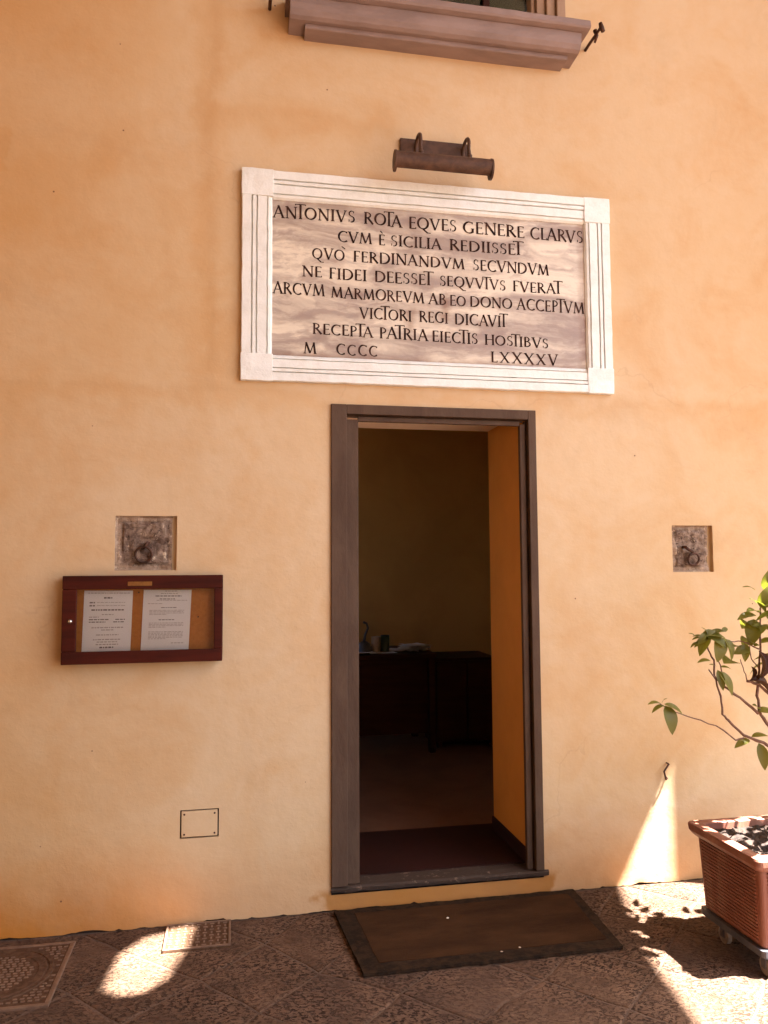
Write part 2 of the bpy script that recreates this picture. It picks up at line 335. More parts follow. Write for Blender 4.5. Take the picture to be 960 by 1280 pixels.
# ------------------------------------------------------------------ ground: mortar bed and flagstones
bm = bmesh.new()
vv = [bm.verts.new(p) for p in ((-90, -90, -0.0032), (90, -90, -0.0032), (90, 0.30, -0.0032), (-90, 0.30, -0.0032))]; bm.faces.new(vv)
ground = tag(obj('ground', bm, M['mortar']), kind='structure')
def clip_half(poly, nx, ny, d):                      # keep nx*x+ny*y<=d
    out = []
    for i in range(len(poly)):
        a, b = poly[i], poly[(i + 1) % len(poly)]
        da, db = nx * a[0] + ny * a[1] - d, nx * b[0] + ny * b[1] - d
        if da <= 0: out.append(a)
        if da * db < 0:
            t_ = da / (da - db); out.append((a[0] + (b[0] - a[0]) * t_, a[1] + (b[1] - a[1]) * t_))
    return out
def slab(poly, top, parent):
    n = len(poly); cx = sum(p[0] for p in poly) / n; cy = sum(p[1] for p in poly) / n
    bm = bmesh.new(); rg = []
    pts = []                                         # break the edges so they run unevenly
    for i in range(n):
        a, b = poly[i], poly[(i + 1) % n]; L = math.dist(a, b); k = max(1, int(L / 0.07))
        for j in range(k):
            x = a[0] + (b[0] - a[0]) * j / k; y = a[1] + (b[1] - a[1]) * j / k
            e = 0.010 * nz(x, y, 0.3, 19); pts.append((x + e, y + 0.010 * nz(x, y, 5.3, 19)))
    tx, ty = rnd.uniform(-.006, .006), rnd.uniform(-.006, .006)
    for ins, z in ((0.0, -0.03), (0.0, top - 0.0035), (0.004, top - 0.001), (0.010, top)):
        R_ = []
        for x, y in pts:
            dx, dy = cx - x, cy - y; l = math.hypot(dx, dy) or 1
            R_.append(bm.verts.new((x + dx / l * ins - cx, y + dy / l * ins - cy, z + (x - cx) * tx + (y - cy) * ty)))
        rg.append(R_)
    m_ = len(pts)
    for a, b in zip(rg, rg[1:]):
        for i in range(m_): bm.faces.new((a[i], a[(i + 1) % m_], b[(i + 1) % m_], b[i]))
    bm.faces.new(rg[-1])
    o = obj('paving_slab', bm, M['basalt'], parent); o.location = (cx, cy, 0); return o
sd_ = 0.345; hh = sd_ / math.sqrt(2); cnt = 0
for i in range(-9, 11):
    for j in range(-13, 3):
        if (i + j) % 2: continue
        cx, cy = 0.600 + i * hh, -0.71 + hh + j * hh
        if not (-1.9 < cx < 3.6 and -3.2 < cy < 0.25): continue
        g = 0.0045
        P4 = []
        for ax, ay in ((1, 0), (0, 1), (-1, 0), (0, -1)):
            vx, vy = cx + ax * hh, cy + ay * hh
            vx, vy = vx + 0.075 * nz(vx, vy, 1.7, 3.1), vy + 0.075 * nz(vx, vy, 7.7, 3.1)
            P4.append((vx - ax * g, vy - ay * g))
        pl_ = clip_half(P4, 0, 1, -0.006)
        if len(pl_) < 3: continue
        xs = [p[0] for p in pl_]; ys = [p[1] for p in pl_]
        if max(ys) - min(ys) < 0.03: continue
        slab(pl_, rnd.uniform(-0.0015, 0.0015), ground); cnt += 1

# ------------------------------------------------------------------ the ochre building
bld = empty('ochre_building', 'old ochre plastered building front with a dark open doorway', 'building')
DOOR = (0.420, 1.405, 0.070, 2.245); ST1 = (-0.512, -0.254, 1.492, 1.727); ST2 = (2.105, 2.326, 1.468, 1.697)
MET = (-0.226, -0.064, 0.353, 0.472); WIN = (0.262, 1.608, 4.10, 5.50); WALLTOP = 6.0
HOLES = [DOOR, ST1, ST2, MET, WIN]
def lines(a, b, st, cuts, lo, hi, cst):
    L = []; x = lo
    while x < hi + 1e-6: L.append(x); x += st
    x = a
    while x < lo - 1e-6: L.append(x); x += cst
    x = b
    while x > hi + 1e-6: L.append(x); x -= cst
    L = [v for v in L if all(abs(v - c) > st * 0.45 for c in cuts)] + list(cuts)
    return sorted(set(round(v, 5) for v in L))
XS = lines(-3.2, 5.2, 0.017, [v for h_ in HOLES for v in h_[:2]], -1.3, 3.0, 0.16)
ZS = lines(0.0, WALLTOP, 0.017, [v for h_ in HOLES for v in h_[2:]], 0.02, 4.6, 0.16)
def wall_y(x, z):
    d = 0.0042 * nz(x, 0, z, 1.1) + 0.0022 * nz(x, 3, z, 4.3) + 0.0008 * nz(x, 9, z, 17)
    zr = 2.292 + 0.020 * nz(x, 1, 0, 2.0) + 0.006 * nz(x, 2, 0, 13)      # ridge where two coats meet
    d -= 0.0055 * (0.5 + 0.5 * math.tanh((z - zr) / 0.010)) * (0.55 + 0.6 * nz(x, 4, 0, 1.3)) * math.exp(-max(0, z - zr) / 0.35)
    zr2 = 3.60 + 0.05 * nz(x, 8, 0, 1.6)
    if x < 1.2: d -= 0.004 * math.exp(-((z - zr2) / 0.03) ** 2) * min(1, max(0, (1.2 - x) / 0.4)) * min(1, max(0, (x + 0.3) / 0.2))
    xr = -0.12 + 0.03 * nz(0, 8, z, 1.9)
    if z > 2.3: d -= 0.004 * (0.5 + 0.5 * math.tanh((x - xr) / 0.02)) * math.exp(-max(0, x - xr) / 0.4)
    k = 1.0
    for x0, x1, z0, z1 in HOLES:
        dx = max(x0 - x, x - x1, 0); dz = max(z0 - z, z - z1, 0); k = min(k, math.hypot(dx, dz) / 0.05)
    return d * min(1, k)
verts, faces, idx = [], [], {}
for i, x in enumerate(XS):
    for j, z in enumerate(ZS):
        idx[i, j] = len(verts)
        zz = z
        if j == 0: zz = 0.001 + 0.020 * max(0, nz(x, 1, 1, 6.0)) + 0.012 * max(0, nz(x, 1, 5, 31)); 
        y = wall_y(x, z)
        if z < 0.035: y -= 0.004 * (1 - z / 0.035) * nz(x, 2, z, 20)
        verts.append((x, y, zz))
for i in range(len(XS) - 1):
    for j in range(len(ZS) - 1):
        mx, mz = (XS[i] + XS[i + 1]) / 2, (ZS[j] + ZS[j + 1]) / 2
        if any(h_[0] < mx < h_[1] and h_[2] < mz < h_[3] for h_ in HOLES): continue
        faces.append((idx[i, j], idx[i + 1, j], idx[i + 1, j + 1], idx[i, j + 1]))
def returns(h_, depth):                              # plaster sides of an opening
    b = len(verts); x0, x1, z0, z1 = h_
    for y in (0, depth):
        for x, z in ((x0, z0), (x1, z0), (x1, z1), (x0, z1)): verts.append((x, y, z))
    for k in range(4): faces.append((b + k, b + 4 + k, b + 4 + (k + 1) % 4, b + (k + 1) % 4))
for h_, dpt in ((ST1, 0.024), (ST2, 0.024), (MET, 0.03), (WIN, 0.25)): returns(h_, dpt)
me = bpy.data.meshes.new('wall'); me.from_pydata(verts, [], faces); me.update()
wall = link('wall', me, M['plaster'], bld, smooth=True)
me.polygons.foreach_set('use_smooth', [p.normal.y < -0.7 or abs(p.normal.y) > 0.7 for p in me.polygons])
boxo('wall_footing', (-3.2, 5.2, 0.012, 0.28, -0.3, 0.066), M['dark_gap'], bld, 0)
for h_ in (ST1, ST2): boxo('recess_back', (h_[0] - .01, h_[1] + .01, 0.0245, 0.06, h_[2] - .01, h_[3] + .01), M['plaster'], bld, 0)
# the thick wall round the doorway: splayed reveal, pale soffit, skirting
RX0, RX1, RY, SOF = 0.47, 1.362, 0.58, 2.243
def quad_obj(name, pts, mat, parent):
    bm = bmesh.new(); bm.faces.new([bm.verts.new(p) for p in pts]); return obj(name, bm, mat, parent)
boxo('reveal', (RX1, RX1 + 0.35, 0.040, RY, 0.09, SOF + 0.1), M['reveal_paint'], bld, 0)
boxo('reveal', (RX0 - 0.35, RX0, 0.040, RY, 0.09, SOF + 0.1), M['reveal_paint'], bld, 0)
boxo('soffit', (RX0 + 0.002, RX1 - 0.002, 0.041, RY - 0.003, SOF, SOF + 0.12), M['white_soffit'], bld, 0)
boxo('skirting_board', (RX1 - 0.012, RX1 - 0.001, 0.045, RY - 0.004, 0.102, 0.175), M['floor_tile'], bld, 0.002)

# doorway surround of grey-brown stone
ds = empty('door_frame', None, None); ds.parent = bld
fm = M['frame_stone']
def jamb(name, boxes):
    bm = bmesh.new()
    for b in boxes: box(bm, *b, bev=0.003, seg=2)
    return obj(name, bm, fm, ds)
# outer band, shadow groove, inner band set back
jamb('jamb', [(0.4205, 0.492, -0.012, 0.037, 0.106, 2.2445), (0.4925, 0.548, 0.012, 0.038, 0.106, 2.180)])
jamb('jamb', [(1.366, 1.4045, -0.012, 0.037, 0.106, 2.2445), (1.331, 1.357, 0.012, 0.038, 0.106, 2.180)])
jamb('lintel', [(0.4925, 1.3655, -0.0115, 0.0365, 2.200, 2.2443), (0.5485, 1.3305, 0.0125, 0.0375, 2.172, 2.193)])
jamb('groove_back', [(1.354, 1.369, 0.028, 0.036, 0.107, 2.196), (0.486, 1.352, 0.0285, 0.036, 2.1905, 2.2025)])
# threshold slab, chipped and uneven
bm = bmesh.new(); n = 46; rows = []
for k in range(n + 1):
    x = 0.418 + (1.428 - 0.418) * k / n
    yf = -0.010 + 0.008 * nz(x, 0, 0, 9) + 0.004 * nz(x, 0, 3, 41); zt = 0.104 + 0.004 * nz(x, 1, 0, 8); zb = 0.080 + 0.005 * nz(x, 5, 0, 19)
    rows.append([bm.verts.new(p) for p in ((x, 0.60, 0.10), (x, 0.03, zt), (x, yf + 0.008, zt - 0.001), (x, yf, zt - 0.009), (x, yf + 0.003, zb), (x, 0.06, zb))])
for a, b in zip(rows, rows[1:]):
    for q in range(5): bm.faces.new((a[q], b[q], b[q + 1], a[q + 1]))
bm.faces.new(rows[0]); bm.faces.new(rows[-1][::-1])
obj('threshold', bm, M['threshold_stone'], bld)

# room behind the doorway
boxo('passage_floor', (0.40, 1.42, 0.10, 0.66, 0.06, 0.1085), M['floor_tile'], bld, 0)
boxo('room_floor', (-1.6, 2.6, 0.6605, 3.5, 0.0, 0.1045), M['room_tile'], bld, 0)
RW = M['room_plaster']
boxo('room_wall', (-1.6, 2.35, 3.30, 3.42, 0.10, 2.95), RW, bld, 0)
boxo('room_wall', (2.35, 2.47, 0.45, 3.42, 0.10, 2.95), RW, bld, 0)
for b in ((-1.72, -1.6, 0.45, 1.9, 0.10, 2.95), (-1.72, -1.6, 3.0, 3.42, 0.10, 2.95), (-1.72, -1.6, 1.9, 3.0, 0.10, 1.5), (-1.72, -1.6, 1.9, 3.0, 2.75, 2.95)): boxo('room_wall', b, RW, bld, 0)  # opening in the left wall, added to let daylight into the room
boxo('room_wall', (-1.72, RX0 - 0.3, 0.45, RY - 0.01, 0.10, 2.95), RW, bld, 0)
boxo('room_wall', (RX1 + 0.3, 2.47, 0.45, RY - 0.01, 0.10, 2.95), RW, bld, 0)
boxo('room_wall', (RX0 - 0.3, RX1 + 0.3, 0.45, RY - 0.01, SOF + 0.11, 2.95), RW, bld, 0)
boxo('room_ceiling', (-1.72, 2.47, 0.45, 3.42, 2.955, 3.08), RW, bld, 0)
boxo('room_skirting', (-1.6, 2.34, 3.285, 3.299, 0.106, 0.19), M['white_soffit'], bld, 0)

# desk and the things on it
dk = empty('desk', 'dark wooden desk in the dim room behind the doorway', 'desk', loc=(1.0, 2.6, 0.104))
def local(o, par):                                   # keep world placement under a moved parent
    o.parent = par; o.location = Vector(o.location) - par.location; return o
local(boxo('desk_top', (0.35, 1.50, 2.28, 2.95, 0.815, 0.845), M['dark_wood'], None, 0.004), dk)
local(boxo('front_panel', (0.40, 1.46, 2.36, 2.38, 0.24, 0.815), M['dark_wood'], None, 0.002), dk)
for x in (0.36, 1.44):
    for y in (2.30, 2.88): local(boxo('leg', (x, x + 0.05, y, y + 0.05, 0.105, 0.814), M['dark_wood'], None, 0.003), dk)
cb = empty('cabinet', 'low dark cabinet beside the desk in the dim room', 'cabinet', loc=(1.76, 2.6, 0.104))
local(boxo('cabinet_body', (1.52, 2.02, 2.42, 2.90, 0.15, 0.79), M['dark_wood'], None, 0.004), cb)
for x in (1.525, 1.775): local(boxo('cabinet_door', (x, x + 0.24, 2.402, 2.419, 0.17, 0.77), M['dark_wood'], None, 0.003), cb)
for x in (1.54, 1.96): local(boxo('foot', (x, x + 0.04, 2.45, 2.85, 0.105, 0.149), M['dark_wood'], None, 0.002), cb)
def lathe(bm, prof, c, n=20):
    rg = [[bm.verts.new((c[0] + r_ * math.cos(2 * math.pi * k / n), c[1] + r_ * math.sin(2 * math.pi * k / n), c[2] + z)) for k in range(n)] for r_, z in prof]
    for a, b in zip(rg, rg[1:]):
        for k in range(n): bm.faces.new((a[k], a[(k + 1) % n], b[(k + 1) % n], b[k]))
    bm.faces.new(rg[0][::-1]); bm.faces.new(rg[-1]); return bm
bm = lathe(bmesh.new(), [(0.03, 0), (0.034, 0.02), (0.036, 0.12), (0.033, 0.12), (0.03, 0.02)], (1.06, 2.45, 0.846))
tag(obj('cup', bm, M['ceramic'], None, True), 'pale cup standing on the dark desk', 'cup')
bm = lathe(bmesh.new(), [(0.033, 0), (0.034, 0.005), (0.034, 0.13), (0.031, 0.13), (0.030, 0.02)], (1.135, 2.47, 0.846))
tag(obj('tin', bm, M['green_tin'], None, True), 'dark green tin beside the pale cup on the desk', 'tin')
tp = empty('tape_dispenser', 'dark object with an upright curved arm at the left of the desk', 'desk tool', loc=(0.965, 2.43, 0.846))
bm = lathe(bmesh.new(), [(0.05, 0), (0.055, 0.01), (0.05, 0.07), (0.02, 0.09)], (0, 0, 0)); obj('base', bm, M['dolly_plastic'], tp, True)
bm = tube(bmesh.new(), [(0, 0, 0.08), (0.01, 0, 0.14), (0.03, 0, 0.19), (0.02, 0, 0.225), (-0.005, 0, 0.235)], [0.012, 0.01, 0.009, 0.009, 0.01]); obj('arm', bm, M['dolly_plastic'], tp, True)
for k, (x, y, a, w, l, lab) in enumerate(((1.10, 2.40, 0.1, 0.21, 0.12, 'sheet of white paper at the front edge of the desk by the cup'), (1.27, 2.52, -0.25, 0.28, 0.2, 'white papers lying flat in the middle of the desk'),
                                     (1.36, 2.48, 0.2, 0.22, 0.16, 'small tilted pile of papers at the right of the desk'), (0.93, 2.36, 0.3, 0.2, 0.1, 'sheet of paper at the left of the desk beside the dark tool'))):
    bm = bmesh.new(); nn = 1 if k != 2 else 5
    for q in range(nn):
        vs0 = [bm.verts.new(((-w / 2 + w * i_ / 4) + 0.006 * q, -l / 2 + l * j_ + 0.004 * q, 0.002 + 0.009 * q + (0.012 if k in (1, 2) else 0.003) * math.sin(i_ * 1.3 + k + q * .6) ** 2)) for i_ in range(5) for j_ in range(2)]
        for i_ in range(4): bm.faces.new((vs0[2 * i_], vs0[2 * i_ + 2], vs0[2 * i_ + 3], vs0[2 * i_ + 1]))
    o = obj('paper_sheet', bm, M['paper']); o.location = (x, y, 0.8465 + 0.003 * k); o.rotation_euler.z = a
    tag(o, lab, 'paper', 'papers on the desk')

# ------------------------------------------------------------------ window and sill over the plaque
win = empty('window', None, None); win.parent = bld
prof = [(0.0, 3.967), (-0.075, 3.967), (-0.092, 3.969), (-0.092, 3.986), (-0.113, 3.990), (-0.130, 4.002), (-0.142, 4.022), (-0.147, 4.045), (-0.148, 4.070), (-0.156, 4.076), (-0.176, 4.078), (-0.182, 4.084), (-0.182, 4.112), (-0.178, 4.117), (0.0, 4.145)]
bm = bmesh.new()
lo = [p for p in prof if p[1] <= 3.987][:4]
prism_x(bm, [(0.004, 3.967), (-0.085, 3.967), (-0.090, 3.971), (-0.090, 3.9875), (0.004, 3.9875)], 0.295, 1.573)
steps = [((0.004, 3.988)), ((-0.112, 3.988)), ((-0.128, 3.998)), ((-0.140, 4.018)), ((-0.146, 4.042)), ((-0.147, 4.072)), ((0.004, 4.072))]
prism_x(bm, steps, 0.222, 1.622)
prism_x(bm, [(0.004, 4.0725), (-0.156, 4.0725), (-0.176, 4.078), (-0.182, 4.086), (-0.182, 4.112), (-0.177, 4.118), (0.004, 4.146)], 0.205, 1.655)
# subdivide along x so that the edge can be worn
es = [e for e in bm.edges if abs(e.verts[0].co.x - e.verts[1].co.x) > 0.5]
bmesh.ops.subdivide_edges(bm, edges=es, cuts=60, use_grid_fill=True)
for v in bm.verts:
    if v.co.y < -0.01: v.co.y += 0.0022 * nz(v.co.x, v.co.y, v.co.z, 17); v.co.z += 0.0018 * nz(v.co.x, v.co.z, 4, 13)
    v.co.x += 0.004 * nz(v.co.y, v.co.z, v.co.x, 30)
obj('sill', bm, M['sill_stone'], win)
for s_, x0 in ((1, 1.6075), (-1, 0.2625)):
    bm = bmesh.new()
    for a, b, y in ((0.0, 0.045, -0.006), (0.048, 0.092, 0.012), (0.095, 0.138, 0.03), (0.141, 0.16, 0.05)):
        xs = sorted((x0 - s_ * a, x0 - s_ * b)); box(bm, xs[0], xs[1], y, 0.12, 4.147, 5.49, bev=0.004, seg=2)
    obj('window_frame', bm, M['tan_wood'], win)
boxo('pane', (0.43, 1.44, 0.095, 0.099, 4.15, 5.49), M['dark_glass'], win, 0)
boxo('mullion', (1.20, 1.235, 0.07, 0.094, 4.15, 5.49), M['dark_wood'], win, 0.003)
boxo('sash_rail', (0.44, 1.44, 0.075, 0.0945, 4.147, 4.175), M['dark_wood'], win, 0.003)
boxo('shutter', (0.40, 1.48, 0.20, 0.22, 4.14, 5.50), M['green_tin'], win, 0)
# iron shutter holders beside the sill
def holder(x, z, lab, s_=1):
    h_ = empty('shutter_holder', lab, 'shutter hook', 'iron shutter holders beside the window sill', (x, 0, z))
    obj('bar', tube(bmesh.new(), [(0, 0.01, 0), (0.0, -0.05, 0.002), (0.004 * s_, -0.12, 0.006), (0.006 * s_, -0.155, 0.01)], [0.008, 0.008, 0.007, 0.007]), M['iron'], h_, True)
    obj('catch', tube(bmesh.new(), [(0.002, -0.10, -0.028), (0.008, -0.112, 0.0), (0.0, -0.108, 0.03)], [0.006, 0.009, 0.011], 6), M['iron'], h_, True)
    obj('head', tube(bmesh.new(), [(0.006 * s_, -0.155, 0.034), (0.010 * s_, -0.157, 0.012), (0.018 * s_, -0.158, -0.01)], [0.009, 0.012, 0.010], 8), M['iron'], h_, True)
holder(1.712, 4.095, 'black iron shutter holder at the right end of the window sill')
holder(0.135, 4.10, 'black iron shutter holder left of the window sill', -1)

# ------------------------------------------------------------------ marble plaque with its inscription
pq = empty('marble_plaque', 'large marble plaque with a carved Latin inscription in a white moulded frame', 'plaque', loc=(0.905, 0, 2.82))
def at(o, par=pq): o.parent = par; o.location = Vector(o.location) - par.location; return o
PX0, PX1, PZ0, PZ1 = 0.153, 1.672, 2.457, 3.190
bm = bmesh.new(); box(bm, PX0 - 0.004, PX1 + 0.004, -0.008, 0.03, PZ0 - 0.004, PZ1 + 0.004); at(obj('inscribed_slab', bm, M['panel']))
FO = dict(x0=0.014, x1=1.803, z0=2.337, z1=3.312)
MW = M['white_marble']
PROF = [(0.0, 0.02), (0.0, -0.026), (0.003, -0.030), (0.040, -0.030), (0.0405, -0.014), (0.0455, -0.014), (0.046, -0.028), (0.060, -0.028), (0.0605, -0.012), (0.0655, -0.012), (0.066, -0.026), (0.104, -0.026), (0.1045, -0.014), (0.109, -0.014), (0.110, -0.024), (0.120, -0.021), (0.128, -0.012), (0.1285, 0.02)]
def mould(length, width_scale):                      # strip along +x, profile across +z (outer at 0)
    bm = bmesh.new(); n = 60; cols = []
    for k in range(n + 1):
        x = length * k / n
        cols.append([bm.verts.new((x, y + 0.0012 * nz(x, w, 2, 30), w * width_scale + 0.0018 * nz(x, w * 3, 7, 14) * (1 if w > 0.001 else 1.6))) for w, y in PROF])
    for a, b in zip(cols, cols[1:]):
        for q in range(len(PROF) - 1): bm.faces.new((a[q], b[q], b[q + 1], a[q + 1]))
    bm.faces.new(cols[0]); bm.faces.new(cols[-1][::-1]); return bm
cw, ch_ = PX0 - FO['x0'], 0.130
def placed(name, bm, loc, ry):
    o = obj(name, bm, MW); o.rotation_euler = (0, ry, 0); o.location = loc; return at(o)
placed('frame_moulding', mould(PX1 - PX0 - 0.004, 0.131 / 0.1285), (PX1 - 0.002, 0, FO['z1']), math.pi)       # top (outer edge up)
placed('frame_moulding', mould(PX1 - PX0 - 0.004, 0.121 / 0.1285), (PX0 + 0.002, 0, FO['z0']), 0)             # bottom
placed('frame_moulding', mould(PZ1 - PZ0 - 0.004, 0.138 / 0.1285), (FO['x0'], 0, PZ1 - 0.002), math.pi / 2)   # left
placed('frame_moulding', mould(PZ1 - PZ0 - 0.004, 0.131 / 0.1285), (FO['x1'], 0, PZ0 + 0.002), -math.pi / 2)  # right
for x0, x1, z0, z1 in ((FO['x0'], PX0, PZ1, FO['z1']), (PX1, FO['x1'], PZ1, FO['z1']), (FO['x0'], PX0, FO['z0'], PZ0), (PX1, FO['x1'], FO['z0'], PZ0)):
    bm = bmesh.new(); box(bm, x0 - 0.002, x1 + 0.002, -0.0315, 0.02, z0 - 0.002, z1 + 0.002, bev=0.003, seg=2)
    bmesh.ops.subdivide_edges(bm, edges=[e for e in bm.edges if e.calc_length() > 0.05], cuts=5, use_grid_fill=True)
    for v in bm.verts: v.co += Vector((nz(*(v.co * 1), 25), nz(v.co.y, v.co.z, v.co.x, 25), nz(v.co.z, v.co.x, 3, 25))) * 0.002
    at(obj('corner_block', bm, MW))
TK, TN = 0.165, 0.090
def Ln(x0, y0, x1, y1, w=TK): return ('l', x0, y0, x1, y1, w)
def Sf(x, y, w=0.26): return ('l', x - w / 2, y, x + w / 2, y, 0.05)
def Ar(cx, cy, rx, ry, a0, a1, w=TK): return ('a', cx, cy, rx, ry, a0, a1, w)
GL = {
 'A': (0.86, [Ln(.05, 0, .43, 1.02, TN), Ln(.40, 1.04, .80, 0), Ln(.19, .36, .66, .36, .055), Sf(.05, .02), Sf(.80, .02, .3)]),
 'N': (0.90, [Ln(.12, 0, .12, 1, TN), Ln(.10, 1, .80, 0), Ln(.80, 0, .80, 1, TN), Sf(.12, .02), Sf(.07, .98, .2), Sf(.80, .98)]),
 'T': (0.62, [Ln(.30, 0, .30, 1.20), Ln(-.12, 1.20, .72, 1.20, .075), Sf(.30, .02, .28), Ln(-.12, 1.22, -.10, 1.10, .05), Ln(.71, 1.22, .70, 1.10, .05)]),
 'O': (0.96, [Ar(.48, .5, .42, .47, 0, 360)]),
 'I': (0.30, [Ln(.15, 0, .15, 1), Sf(.15, .02, .3), Sf(.15, .98, .3)]),
 'V': (0.84, [Ln(.06, 1, .43, -.02), Ln(.42, -.02, .78, 1, TN), Sf(.07, .98, .3), Sf(.77, .98)]),
 'S': (0.56, [Ar(.29, .745, .20, .215, 60, 270, .10), Ar(.27, .265, .22, .235, -110, 90, .12), Ln(.45, .96, .45, .78, .05), Ln(.07, .04, .07, .24, .05)]),
 'R': (0.74, [Ln(.12, 0, .12, 1), Ar(.16, .745, .36, .235, -90, 90, .12), Ln(.30, .52, .74, -.02), Sf(.12, .02), Sf(.08, .98, .2), Ln(.12, .975, .2, .975, .05), Ln(.12, .515, .3, .515, .05)]),
 'E': (0.58, [Ln(.12, 0, .12, 1), Ln(.08, .975, .52, .975, .055), Ln(.12, .52, .46, .52, .05), Ln(.06, .025, .56, .025, .06), Ln(.52, .99, .52, .86, .045), Ln(.56, 0, .56, .15, .045), Ln(.46, .58, .46, .46, .04)]),
 'Q': (0.98, [Ar(.48, .5, .42, .47, 0, 360), Ln(.42, .06, .86, -.30, .11), Ln(.84, -.29, 1.12, -.30, .06)]),
 'G': (0.86, [Ar(.48, .5, .42, .48, 50, 318), Ln(.76, .40, .76, .08), Sf(.76, .40, .26), Ln(.74, .98, .74, .80, .045)]),
 'C': (0.80, [Ar(.49, .5, .43, .48, 48, 312), Ln(.77, .97, .77, .80, .045), Ln(.78, .03, .78, .14, .04)]),
 'L': (0.54, [Ln(.12, 0, .12, 1), Ln(.06, .025, .54, .025, .06), Ln(.54, 0, .54, .17, .045), Sf(.12, .98)]),
 'M': (1.08, [Ln(.08, 0, .20, 1, TN), Ln(.18, 1, .54, .04), Ln(.54, .04, .88, 1, TN), Ln(.86, 1, .98, 0), Sf(.08, .02, .24), Sf(.98, .02, .26)]),
 'D': (0.90, [Ln(.12, 0, .12, 1), Ar(.30, .5, .53, .475, -90, 90), Ln(.06, .975, .32, .975, .055), Ln(.06, .025, .32, .025, .055)]),
 'F': (0.54, [Ln(.12, 0, .12, 1), Ln(.06, .975, .52, .975, .055), Ln(.12, .52, .44, .52, .05), Sf(.12, .02), Ln(.52, .99, .52, .86, .045)]),
 'B': (0.66, [Ln(.12, 0, .12, 1), Ar(.20, .75, .28, .225, -90, 90, .11), Ar(.22, .27, .36, .25, -90, 90, .12), Ln(.06, .975, .22, .975, .05), Ln(.06, .025, .24, .025, .05), Ln(.12, .52, .24, .52, .045)]),
 'P': (0.62, [Ln(.12, 0, .12, 1), Ar(.18, .73, .34, .25, -90, 90, .12), Sf(.12, .02), Ln(.06, .975, .2, .975, .05)]),
 'H': (0.84, [Ln(.12, 0, .12, 1), Ln(.74, 0, .74, 1), Ln(.12, .52, .74, .52, .05), Sf(.12, .02), Sf(.12, .98), Sf(.74, .02), Sf(.74, .98)]),
 'X': (0.84, [Ln(.08, 1, .76, 0), Ln(.76, 1, .08, 0, TN), Sf(.08, .98), Sf(.76, .98), Sf(.08, .02), Sf(.76, .02)]),
}
GL['e'] = (0.58, GL['E'][1] + [Ln(.14, 1.34, .36, 1.12, .10)])
GRAVE = [Ln(0, 1.24, .32, 1.02, .09)]
def glyph(bm, ch, ox, oz, s, k, sx=1.0):
    prims = GRAVE if ch == '`' else GL[ch][1]
    for pi_, p in enumerate(prims):
        y = -0.0088 - 0.00007 * ((k * 7 + pi_) % 14)
        if p[0] == 'l':
            _, x0, z0, x1, z1, w = p; w = max(w, .068) * 1.05
            d = Vector((x1 - x0, z1 - z0)); L = d.length; d /= L; nn = Vector((-d.y, d.x)) * w / 2
            q = [(x0 + nn.x, z0 + nn.y), (x0 - nn.x, z0 - nn.y), (x1 - nn.x, z1 - nn.y), (x1 + nn.x, z1 + nn.y)]
            bm.faces.new([bm.verts.new((ox + a * s * sx, y, oz + b * s)) for a, b in q])
        else:
            _, cx, cz, rx, rz, a0, a1, w = p; n = max(8, int(abs(a1 - a0) / 14)); pr = None
            for i in range(n + 1):
                a = R(a0 + (a1 - a0) * i / n); ww = (0.075 + (w * 1.12 - 0.075) * abs(math.cos(a + 0.25)) ** 1.2)
                ax, az = math.cos(a), math.sin(a)
                cur = [bm.verts.new((ox + (cx + ax * (rx + e)) * s * sx, y, oz + (cz + az * (rz + e)) * s)) for e in (-ww / 2, ww / 2)]
                if pr: bm.faces.new((pr[0], cur[0], cur[1], pr[1]))
                pr = cur
